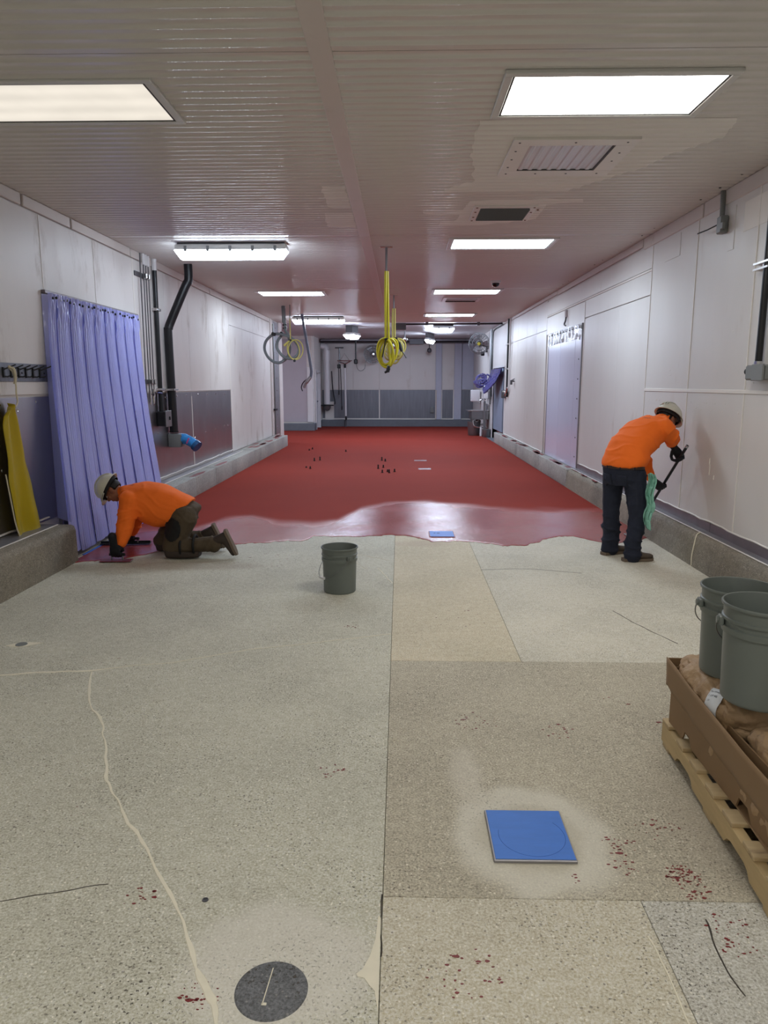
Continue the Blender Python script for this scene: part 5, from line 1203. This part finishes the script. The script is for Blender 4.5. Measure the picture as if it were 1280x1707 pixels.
# ------------------------------------------------------------------ people
def blob(name, mb, m, par, voxel=.012, sm=8, wr=None):
    bmesh.ops.recalc_face_normals(mb.bm, faces=mb.bm.faces[:])
    me = bpy.data.meshes.new('tmp'); mb.bm.to_mesh(me); mb.bm.free()
    o = bpy.data.objects.new('tmp', me); C.objects.link(o)
    r = o.modifiers.new('r', 'REMESH'); r.mode = 'VOXEL'; r.voxel_size = voxel; r.adaptivity = 0
    s = o.modifiers.new('s', 'SMOOTH'); s.factor = .5; s.iterations = sm
    dg = bpy.context.evaluated_depsgraph_get(); me2 = bpy.data.meshes.new_from_object(o.evaluated_get(dg)); bpy.data.objects.remove(o)
    if wr:
        nn = [v.normal.copy() for v in me2.vertices]
        for v, n in zip(me2.vertices, nn): v.co += n * wr(v.co)
    me2.transform(W[par.name].inverted()); me2.shade_smooth(); me2.materials.clear(); me2.materials.append(m); me2.name = name
    ob = bpy.data.objects.new(name, me2); C.objects.link(ob); ob.parent = par; W[ob.name] = W[par.name]; return ob
def headprims(mb, Mx):
    E_ = lambda c, r: mb.ell(c, r, Mx)
    E_((0, -.012, .03), (.076, .094, .088)); E_((0, .012, -.035), (.062, .072, .075)); E_((0, .045, -.075), (.038, .036, .034))
    E_((0, .062, -.02), (.05, .03, .06)); E_((0, .080, .022), (.052, .014, .012))
    mb.cap(Mx @ V((0, .084, .018)), .009, Mx @ V((0, .108, -.022)), .014); E_((.012, .096, -.026), (.010, .012, .009)); E_((-.012, .096, -.026), (.010, .012, .009))
    mb.cap(Mx @ V((-.020, .086, -.052)), .006, Mx @ V((.020, .086, -.052)), .006); mb.cap(Mx @ V((-.017, .085, -.064)), .007, Mx @ V((.017, .085, -.064)), .007)
    for s in (-1, 1):
        E_((s * .034, .066, -.022), (.02, .018, .016))
        mb.ell((0, 0, 0), (.010, .022, .034), Mx @ Matrix.Translation((s * .078, -.012, -.012)) @ Matrix.Rotation(R(s * 14), 4, 'Z'))
def headgear(par, Mx, hat_tilt=0, sticker=False, fullbrim=True):
    for s in (-1, 1):
        e = MB().ell((s * .031, .077, .004), (.012, .010, .008), Mx, 12).build('eye', M_['pvc'], par)
        MB().ell((s * .031, .086, .004), (.005, .003, .005), Mx, 8).build('pupil', M_['blackm'], e)
    # cropped dark hair below the hat
    bm = bmesh.new(); bmesh.ops.create_uvsphere(bm, u_segments=28, v_segments=20, radius=1)
    bmesh.ops.delete(bm, geom=[v for v in bm.verts if (v.co.y > .35 and v.co.z < .45) or v.co.z < -.62 or (v.co.z < -.1 and v.co.y > -.05)], context='VERTS')
    for v in bm.verts: v.co = V((v.co.x * .081, -.014 + v.co.y * .098, .022 + v.co.z * .096)) * (1 + .02 * noise.noise(v.co * 9))
    mb = MB(); mb.add(bm, Mx); h = mb.build('hair', M_['hair'], par); h.modifiers.new('thick', 'SOLIDIFY').thickness = .008
    Hm = Mx @ Matrix.Translation((0, -.004, .045)) @ Matrix.Rotation(R(hat_tilt), 4, 'X')
    pf = [(.125 * math.cos(a), .118 * math.sin(a)) for a in [PI / 2 * k / 10 for k in range(11)]]
    prof = [(.142, -.006), (.144, -.002), (.142, .003), (.128, .006)] + [(r, z + .008) for r, z in pf[:-1]] + [(0, .126)] + [(0, .120)] + [(r - .004, z + .003) for r, z in pf[:-1]][::-1] + [(.126, .0), (.142, -.006)]
    mb = MB(); mb.lathe(prof, Hm, 40, .94, 1.12); hat = mb.build('hard_hat', M_['hat'], par, True, 40)
    for x in (-.028, 0, .028): MB().tube(smoothpath([Hm @ V((x, .128 * math.cos(a) * 1.06, .012 + .121 * math.sin(a) * (1 - abs(x) * 1.1))) for a in [PI * k / 12 for k in range(1, 12)]], 3), .006, 6).build('hat_ridge', M_['hat'], hat)
    bm = bmesh.new(); pts = [(.118 * math.cos(a) * .98, .118 * math.sin(a) * 1.14, .0) for a in [PI * (.12 + .76 * k / 16) for k in range(17)]]
    mb = MB(); a = mb.vs([Hm @ V(p) for p in pts]); b = mb.vs([Hm @ V((p[0] * 1.12, p[1] + .055 * math.sin(PI * k / 16), -.014)) for k, p in enumerate(pts)]); 
    for i in range(16): mb.face([a[i], a[i + 1], b[i + 1], b[i]])
    o = mb.build('visor', M_['hat'], hat); o.modifiers.new('thick', 'SOLIDIFY').thickness = .004
    MB().lathe([(.110, -.030), (.116, -.03), (.118, .004), (.110, .004)], Hm, 30, .92, 1.1).build('inner_band', M_['blackm'], hat)
    if sticker:
        for a, z, m, sz in [(-100, .062, 'sticker_red', .026), (-80, .075, 'sticker_black', .03), (-122, .075, 'sticker_black', .024), (-150, .06, 'sticker_black', .02)]:
            rr_ = math.sqrt(max(0, 1 - ((z - .008) / .118) ** 2)) * .127
            MB().boxm((sz, .004, sz * .8), Hm @ Matrix.Rotation(R(a + 90), 4, 'Z') @ Matrix.Translation((0, -rr_ * 1.1, z)) @ Matrix.Rotation(R(-28), 4, 'X'), .001).build('sticker', M_[m], hat, False)
    return hat
def hand(par, Mx, mir, cuff=.07, m=None, name='glove'):
    """local: x along the held bar, y wrist to knuckles, z back of the hand; fingers close round a bar at (0, .098, -.03)"""
    K = 1.16; mb = MB(); P = lambda *a: Mx @ (V((0, .104, -.028)) + (V(a) - V((0, .104, -.028))) * K); Q = Mx.to_3x3() * K
    mb.loft([(P(0, -.0, -.002), Q @ V((.030, 0, 0)), Q @ V((0, 0, .022))), (P(0, .03, 0), Q @ V((.040, 0, 0)), Q @ V((0, 0, .021))), (P(0, .065, 0), Q @ V((.045, 0, 0)), Q @ V((0, 0, .018))), (P(0, .092, -.002), Q @ V((.044, 0, 0)), Q @ V((0, 0, .014)))], 16, 2.6)
    mb.cap(P(0, .01, -.002), .029 * K, P(0, -cuff, -.002), .035 * K)
    for k, (x, l) in enumerate([(-.034, .92), (-.0115, 1.05), (.0115, 1.0), (.034, .82)]):
        x *= mir; y, z, a = .088, -.002, R(-28)
        pts = [(P(x, y, z), .0118 * K)]
        for sl, da in ((.034, 0), (.027, R(-72)), (.024, R(-68))):
            a += da; y += sl * l * math.cos(a); z += sl * l * math.sin(a); pts.append((P(x * (1 - .05 * len(pts)), y, z), (.0112 - .0008 * len(pts)) * K))
        mb.chain(pts, 10)
    mb.chain([(P(-.030 * mir, .022, -.012), .016 * K), (P(-.052 * mir, .052, -.030), .0135 * K), (P(-.046 * mir, .078, -.052), .012 * K), (P(-.024 * mir, .094, -.062), .0105 * K)], 10)
    return blob(name, mb, m or M_['glove'], par, .0045, 3)
def boot(par, ank, toe, up, m, sc=1.0):
    """ank: ankle joint; toe: direction heel to toe; up: shin direction"""
    y = V(toe).normalized(); x = y.cross(V(up)).normalized(); z = x.cross(y).normalized(); Mx = frame(x, y, z, V(ank)); Q = Mx.to_3x3(); P = lambda *a: Mx @ (V(a) * sc)
    mb = MB()
    mb.loft([(P(0, -.072, -.062), Q @ V((.022, 0, 0)), Q @ V((0, 0, .022))), (P(0, -.055, -.050), Q @ V((.036, 0, 0)), Q @ V((0, 0, .036))), (P(0, .0, -.044), Q @ V((.040, 0, 0)), Q @ V((0, 0, .044))), (P(.002, .07, -.052), Q @ V((.045, 0, 0)), Q @ V((0, 0, .036))), (P(.004, .13, -.060), Q @ V((.050, 0, 0)), Q @ V((0, 0, .029))), (P(.0, .18, -.064), Q @ V((.042, 0, 0)), Q @ V((0, 0, .025))), (P(-.004, .205, -.068), Q @ V((.022, 0, 0)), Q @ V((0, 0, .018)))], 20)
    mb.chain([(P(0, -.018, -.03), .05), (P(0, -.016, .03), .050), (P(0, -.012, .07), .050)])
    b = blob('boot', mb, m, par, .008, 3)
    sole = [(-.042, -.085), (-.046, -.04), (-.040, .02), (-.044, .08), (-.052, .13), (-.046, .18), (-.02, .212), (.012, .212), (.042, .18), (.054, .13), (.048, .08), (.040, .02), (.044, -.04), (.040, -.085), (.0, -.095)]
    MB().prism([(p * sc, q * sc) for p, q in sole][::-1], -.108 * sc, -.080 * sc, Mx).build('sole', M_['sole'], b, True, 40)
    mb = MB()
    for k in range(5):
        yy = .035 + .018 * k; zz = .006 - .010 * k
        mb.tube([P(-.022, yy, zz - .006), P(0, yy + .004, zz + .004), P(.022, yy, zz - .006)], .003, 5)
    mb.build('laces', M_['blackm'], b)
    return b
def folds(axis, amp, f1, seed, lo=None):
    axis = V(axis).normalized()
    def w_(p):
        q = p + V((seed, seed * 2, 0)); a = q.dot(axis)
        n = noise.noise(q * 4.5)
        r = 1 - abs(math.sin(a * f1 + 3.2 * n + 1.7 * noise.noise(q * 2)))
        return amp * (r * r * r) * (.35 + .65 * noise.noise(q * 3 + V((9, 9, 9)))) + amp * .5 * noise.noise(q * 8)
    return w_

# --- man standing, bent over a pole
def man_standing():
    t = thing('person', 'man in orange shirt, jeans and white hard hat bending over a pole', 'person', (2.2, 7.0, 0))
    f = V((.80, .60, 0)); r = V((.60, -.80, 0)); z = V((0, 0, 1))
    # skeleton
    hipR, hipL = V((2.255, 6.915, .86)), V((2.105, 7.085, .86))
    kneeR, kneeL = V((2.30, 6.90, .46)), V((2.105, 7.12, .46))
    ankR, ankL = V((2.262, 6.88, .112)), V((2.13, 7.16, .112))
    shR, shL = V((2.53, 7.03, 1.275)), V((2.44, 7.37, 1.23))
    elR, wrR = V((2.655, 6.97, 1.22)), V((2.705, 7.13, 1.135))
    elL, wrL = V((2.49, 7.44, .96)), V((2.635, 7.44, .745))
    neck = V((2.59, 7.24, 1.335)); headc = V((2.658, 7.285, 1.350))
    d = V((-.19, .875, -1.07)).normalized(); A = V((2.83, 7.17, 1.09))
    def grip(tt, yd, sx):
        p = A + (V((2.64, 8.045, .02)) - A) * tt; yy = V(yd); xx = d * sx; yy = yy.normalized(); xx = (xx - yy * xx.dot(yy)).normalized(); zz = xx.cross(yy)
        return frame(xx, yy, zz, p) @ Matrix.Translation((0, -.104, .028))
    gR = grip(.125, (.40, -.05, -.60), -1); gL = grip(.42, (.62, .1, -.55), 1)
    wrR = gR @ V((0, -.075, 0)); wrL = gL @ V((0, -.075, 0)); elR = (shR + wrR) * .5 + V((.02, -.07, .0)); elL = (shL + wrL) * .5 + V((-.03, .05, -.02))
    # head: crown points forward and up, face down
    up = V((.52, .40, .75)).normalized(); face = (V((.62, .35, -.60)) - up * up.dot(V((.62, .35, -.60)))).normalized(); rt = face.cross(up)
    Hm = frame(rt, face, up, headc)
    S_ = [((2.165, 6.99, .83), r * .195, f * .15), ((2.165, 6.99, .925), r * .205, f * .155), ((2.185, 7.0, 1.0), r * .215, (f * .95 - z * .3) * .165), ((2.235, 7.04, 1.085), r * .212, (f * .85 - z * .5) * .170), ((2.335, 7.105, 1.18), r * .208, (f * .7 - z * .7) * .162), ((2.45, 7.17, 1.255), r * .215, (f * .6 - z * .8) * .145), ((2.53, 7.21, 1.30), r * .19, (f * .55 - z * .83) * .110), ((2.585, 7.235, 1.325), r * .095, (f * .5 - z * .85) * .07)]
    mb = MB(); headprims(mb, Hm); mb.cap(neck + (headc - neck) * .5, .055, neck - f * .04, .06)
    mb.loft([(c, a * .86, b * .84) for c, a, b in S_], 24, 2.3)
    for ch in ([(hipR, .085), (kneeR, .058), (ankR, .042), (ankR + f * .1 - z * .055, .03)], [(hipL, .085), (kneeL, .058), (ankL, .042), (ankL + f * .1 - z * .055, .03)], [(shR, .06), (elR, .045), (wrR, .030), (gR @ V((0, .02, 0)), .018)], [(shL, .06), (elL, .045), (wrL, .030), (gL @ V((0, .02, 0)), .018)]): mb.chain(ch)
    blob('body', mb, M_['skin'], t, .008, 3)
    # shirt
    mb = MB(); mb.loft(S_[1:], 28, 2.35)
    mb.chain([(shR, .092), ((shR + elR) * .5, .086), (elR, .077), ((elR + wrR) * .5, .066), (wrR, .052)]); mb.cap(V((2.46, 7.13, 1.25)), .12, shR, .095)
    mb.chain([(shL, .09), (elL, .072), (wrL, .048)]); mb.cap(V((2.44, 7.22, 1.22)), .12, shL, .09)
    mb.cap(V((2.55, 7.22, 1.315)), .085, neck + V((.02, .01, .012)), .074)
    fw = folds((.5, .2, .9), .019, 22, 1)
    fs = folds((.9, .1, -.4), .028, 30, 4)
    def wr(p):
        a = fw(p)
        if p.x > 2.55: a = fs(p)
        # shirt bulges over the belt
        if p.z < 1.02: a += .012 * math.sin(PI * min(1, max(0, (p.z - .90) / .12)))
        return a
    sh = blob('shirt', mb, M_['orange'], t, .010, 6, wr)
    MB().tube([wrR + (elR - wrR) * .12, wrR - (elR - wrR) * .16], [.050, .044], 14).build('cuff', M_['orange'], sh)
    MB().tube([wrL + (elL - wrL) * .05, wrL - (elL - wrL) * .10], [.048, .043], 14).build('cuff', M_['orange'], sh)
    # jeans
    mb = MB(); mb.loft([((2.165, 6.99, .945), r * .193, f * .142), ((2.168, 6.99, .88), r * .198, f * .148), ((2.17, 6.99, .80), r * .192, f * .145), ((2.172, 6.99, .74), r * .165, f * .12)], 28, 2.5)
    mb.chain([(hipR - z * .04, .112), (kneeR, .084), (ankR + z * .06, .078), (ankR - z * .055, .082)]); mb.chain([(hipL - z * .04, .108), (kneeL, .082), (ankL + z * .06, .078), (ankL - z * .05, .080)])
    fj = folds((.3, .1, 1), .020, 34, 2)
    jn = blob('jeans', mb, M_['jean'], t, .010, 6, lambda p: fj(p) * (1.6 if p.z < .35 else .6))
    mb = MB()
    P = [(V((2.165, 6.99, .925)) + r * (.203 * math.cos(a)) + f * (.153 * math.sin(a))) for a in [2 * PI * k / 40 for k in range(40)]]
    for dz in (-.016, 0, .016): mb.tube([p + z * dz for p in P], .010, 6, closed=True)
    b = mb.build('belt', M_['belt'], t)
    for a in (210, 250, 290, 330): MB().boxm((.012, .010, .05), frame(r, f, z, V((2.165, 6.99, .925)) + r * (.210 * math.cos(R(a))) + f * (.160 * math.sin(R(a)))), .002).build('belt_loop', M_['jean'], b, False)
    for s in (-1, 1):
        c = V((2.165, 6.99, .79)) + r * (s * .092) - f * .15
        mb = MB(); mb.grid(lambda u, v: c + r * ((u - .5) * .125) + z * (.055 - .125 * v + (.0 if abs(u - .5) > .3 else -.012 * v)), 8, 8); o = mb.build('back_pocket', M_['jean'], t); stick(o, jn, .004); o.modifiers.new('thick', 'SOLIDIFY').thickness = .005
    boot(t, ankR, (.96, .12, 0), (0, 0, 1), M_['boot'], 1.03); boot(t, ankL, (.86, .42, 0), (0, 0, 1), M_['boot'], 1.03)
    headgear(t, Hm, 6, True)
    # gloves round the pole
    hand(t, gR, 1, .09); hand(t, gL, -1, .09)
    # print between the shoulder blades
    nrm = V((-.45, -.35, .82)).normalized(); tx = r * -1; ty = nrm.cross(tx).normalized(); tx = ty.cross(nrm)
    stick(text('ON', frame(tx, ty, nrm, V((2.44, 7.10, 1.38))), .05, M_['sticker_black'], sh), sh)
    return t
man_standing()
t = thing('long_pole_tool', 'dark pole tool held by the standing man, its flat head on the red floor', 'pole', (2.64, 8.05, .006))
A, B = V((2.832, 7.165, 1.10)), V((2.64, 8.045, .03))
MB().tube([A, B], .0145, 12).build('pole', M_['black'], t)
MB().tube([A, A + (B - A) * .015], .017, 12).build('end_cap', M_['chrome'], t)
MB().boxm((.17, .12, .008), Matrix.Translation((2.645, 8.06, .014)) @ Matrix.Rotation(R(0), 4, 'Z'), .002).build('blade', M_['dullmetal'], t)
MB().boxm((.05, .05, .04), Matrix.Translation((2.64, 8.05, .035)), .008).build('socket', M_['black'], t)
# mint rag in the back pocket
def rag(u, v):
    z = .86 - .50 * v; wdt = .03 + .030 * math.sin(PI * min(1, v * .9 + .12)) - .012 * max(0, v - .8) * 5
    a = (u - .5) * 2
    x = 2.372 + a * wdt * .6 + .012 * math.sin(u * 14 + v * 5) + .012 * math.sin(v * 13)
    y = 6.835 - .035 * math.cos(a * 1.2) + .026 * math.sin(u * 17 + v * 7) + .02 * noise.noise(V((u * 4, v * 9, 1))) + .05 * max(0, .2 - v)
    z += .028 * math.sin(u * 7) * v + .016 * math.sin(v * 40 + u * 5) * (1 - abs(a))
    return V((x, y, z))
o = MB().grid(rag, 30, 50).build('rag', M_['rag'], None, True, 80); o.modifiers.new('thick', 'SOLIDIFY').thickness = .004
tag(o, 'crumpled mint green rag hanging from the standing man\'s right pocket', 'rag')

# --- man kneeling with a trowel
def man_kneeling():
    t = thing('person', 'man in orange shirt kneeling on all fours with a trowel by the strip curtain', 'person', (-2.2, 7.0, 0))
    z = V((0, 0, 1)); yv = V((0, 1, 0))
    hN, hF = V((-2.13, 6.93, .41)), V((-2.18, 7.16, .41))
    kN, kF = V((-2.245, 6.90, .105)), V((-2.43, 7.19, .105))
    aN, aF = V((-1.85, 6.91, .15)), V((-2.05, 7.22, .15))
    sN, sF = V((-2.64, 6.885, .575)), V((-2.69, 7.22, .55))
    eN, wN = V((-2.675, 6.84, .35)), V((-2.715, 6.785, .185))
    eF, wF = V((-2.74, 7.30, .34)), V((-2.83, 7.42, .165))
    neck = V((-2.755, 7.055, .635)); hc = V((-2.865, 7.05, .655))
    up = V((-.84, 0, .54)).normalized(); fc = V((-.54, -.10, -.84)); fc = (fc - up * up.dot(fc)).normalized(); rt = fc.cross(up)
    Hm = frame(rt, fc, up, hc)
    def D(x, zz): return V((x, 0, zz))
    S_ = [((-2.150, 7.05, .42), yv * .19, D(.12, .115)), ((-2.195, 7.05, .435), yv * .205, D(.140, .135)), ((-2.29, 7.05, .468), yv * .215, D(.105, .175)), ((-2.40, 7.05, .505), yv * .22, D(.055, .212)), ((-2.52, 7.05, .535), yv * .22, D(.02, .205)), ((-2.63, 7.05, .565), yv * .215, D(.0, .165)), ((-2.70, 7.05, .60), yv * .16, D(-.03, .11)), ((-2.745, 7.055, .625), yv * .085, D(-.03, .072))]
    mb = MB(); headprims(mb, Hm); mb.cap(hc - up * .05, .055, neck + D(.05, -.01), .062)
    mb.loft([(c, a * .85, b * .80) for c, a, b in S_], 24, 2.2)
    for ch in ([(hN, .09), (kN, .06), (aN, .04)], [(hF, .09), (kF, .06), (aF, .04)], [(sN, .06), (eN, .045), (wN, .03), (V((-2.735, 6.76, .10)), .02)], [(sF, .06), (eF, .045), (wF, .03), (V((-2.86, 7.46, .10)), .02)]): mb.chain(ch)
    blob('body', mb, M_['skin'], t, .008, 3)
    mb = MB(); mb.loft(S_[1:], 28, 2.3)
    mb.chain([(sN, .105), (V((-2.655, 6.86, .47)), .092), (eN, .084), (V((-2.69, 6.815, .27)), .078), (wN, .060)]); mb.cap(V((-2.60, 6.97, .57)), .13, sN, .105)
    mb.chain([(sF, .10), (eF, .082), (wF, .058)]); mb.cap(V((-2.60, 7.13, .56)), .13, sF, .10); mb.cap(V((-2.73, 7.05, .615)), .078, neck, .070)
    fa = folds((.55, .2, .8), .021, 20, 3); fb = folds((.1, .2, 1), .022, 28, 6)
    sh = blob('shirt', mb, M_['orange'], t, .010, 6, lambda p: (fb(p) if p.x < -2.58 and p.z < .5 else fa(p)))
    MB().tube([wN + (eN - wN) * .05, wN - (eN - wN) * .12], [.060, .056], 14).build('cuff', M_['orange'], sh)
    mb = MB(); mb.loft([((-2.255, 7.05, .44), yv * .19, D(.11, .12)), ((-2.17, 7.05, .41), yv * .20, D(.125, .125)), ((-2.11, 7.05, .385), yv * .195, D(.11, .115)), ((-2.07, 7.05, .38), yv * .15, D(.07, .09))], 28, 2.4)
    mb.chain([(hN - z * .01, .135), (V((-2.20, 6.92, .24)), .118), (kN + z * .012, .096), (V((-2.08, 6.905, .12)), .084), (aN, .068), (V((-1.83, 6.91, .13)), .072)])
    mb.chain([(hF - z * .01, .13), (V((-2.33, 7.19, .24)), .112), (kF + z * .012, .094), (V((-2.25, 7.2, .12)), .082), (aF, .066), (V((-2.03, 7.22, .13)), .070)])
    fj = folds((1, .1, .8), .022, 30, 2)
    tr_ = blob('trousers', mb, M_['brownpant'], t, .010, 5, fj)
    # black patch on the near thigh
    inv = W[t.name].to_translation(); bm = bmesh.new(); bm.from_mesh(tr_.data)
    def inside(f):
        c = f.calc_center_median() + inv
        return f.normal.y < -.15 and c.y < 6.93 and ((c.x + 2.215 - .12 * (c.z - .30)) / .085) ** 2 + ((c.z - .30) / .115) ** 2 < 1 + .25 * noise.noise(c * 20)
    bmesh.ops.delete(bm, geom=[f for f in bm.faces if not inside(f)], context='FACES')
    bm.normal_update()
    for v in bm.verts: v.co += v.normal * .005
    me = bpy.data.meshes.new('thigh_patch'); bm.to_mesh(me); bm.free(); me.materials.clear(); me.materials.append(M_['padblack']); me.shade_smooth()
    o = bpy.data.objects.new('thigh_patch', me); C.objects.link(o); o.parent = tr_; W[o.name] = W[tr_.name]
    o.modifiers.new('thick', 'SOLIDIFY').thickness = .006
    # knee pads: long shell under the shin with two straps
    for k, a, nm in ((kN, aN, 0), (kF, aF, 1)):
        dirv = (a - k).normalized()
        mb = MB(); c0 = k + V((-.03, 0, -.055))
        mb.loft([(k + V((-.075, 0, -.01)), yv * .04, z * .045), (k + V((-.05, 0, -.035)), yv * .085, z * .06), (k + V((.06, 0, -.052)), yv * .09, z * .045), (k + V((.20, 0, -.058)), yv * .082, z * .038), (k + V((.275, 0, -.052)), yv * .07, z * .034)], 20, 3)
        kp = blob('knee_pad', mb, M_['bootk'], t, .008, 3)
        for s in (.10, .23):
            c = k + dirv * s
            MB().tube([c + V((0, .096 * math.cos(q), .10 * math.sin(q))) for q in [2 * PI * i / 24 for i in range(24)]], .012, 6, closed=True).build('strap', M_['padblack'], kp)
    boot(t, V((-1.765, 6.91, .178)), (.40, .0, -.92), (-.92, 0, -.38), M_['bootk'], .92); boot(t, V((-1.965, 7.22, .178)), (.40, .05, -.92), (-.92, 0, -.38), M_['bootk'], .92)
    headgear(t, Hm, -8)
    # near glove on the trowel handle, far glove on the long bar
    xx = V((-1, 0, .0)); yy = V((0, .28, -.96)).normalized(); zz = xx.cross(yy)
    hand(t, frame(xx, yy, zz, V((-2.745, 6.76, .068))) @ Matrix.Translation((0, -.104, .028)), 1, .08)
    xx = V((-1, .1, 0)).normalized(); yy = V((0, .25, -.96)); yy = (yy - xx * yy.dot(xx)).normalized(); zz = xx.cross(yy)
    hand(t, frame(xx, yy, zz, V((-2.87, 7.46, .075))) @ Matrix.Translation((0, -.104, .028)), -1, .08)
    nrm = V((.2, -.45, .87)).normalized(); tx = V((.35, .80, .3)).normalized(); ty = nrm.cross(tx).normalized(); tx = ty.cross(nrm)
    stick(text('S2', frame(tx, ty, nrm, V((-2.63, 6.95, .72))), .042, M_['sticker_black'], sh), sh)
    return t
man_kneeling()
t = thing('trowel', 'red smeared hand trowel under the kneeling man\'s near glove', 'trowel', (-2.74, 6.74, .004))
MB().boxm((.30, .11, .006), Matrix.Translation((-2.75, 6.745, .012)) @ Matrix.Rotation(R(3), 4, 'Z'), .002).build('blade', M_['redpaint'], t, False)
MB().tube([(-2.82, 6.76, .068), (-2.67, 6.76, .068)], .0145, 10).build('handle', M_['blackm'], t)
MB().tube([(-2.80, 6.755, .014), (-2.80, 6.76, .065)], .008, 8).build('post', M_['dullmetal'], t); MB().tube([(-2.69, 6.755, .014), (-2.69, 6.76, .065)], .008, 8).build('post', M_['dullmetal'], t)
t = thing('long_trowel', 'long narrow black finishing trowel behind the kneeling man\'s arm', 'trowel', (-2.95, 7.48, .006))
MB().boxm((.52, .10, .008), Matrix.Translation((-2.93, 7.48, .022)) @ Matrix.Rotation(R(5), 4, 'Z'), .002).build('blade', M_['blackm'], t, False)
MB().boxm((.52, .02, .022), Matrix.Translation((-2.93, 7.47, .036)) @ Matrix.Rotation(R(5), 4, 'Z'), .003).build('spine', M_['blackm'], t, False)
MB().tube([(-2.97, 7.47, .076), (-2.78, 7.455, .076)], .0145, 10).build('handle', M_['blackm'], t)
for x in (-2.95, -2.80): MB().tube([(x, 7.47, .03), (x, 7.468, .074)], .008, 8).build('post', M_['dullmetal'], t)
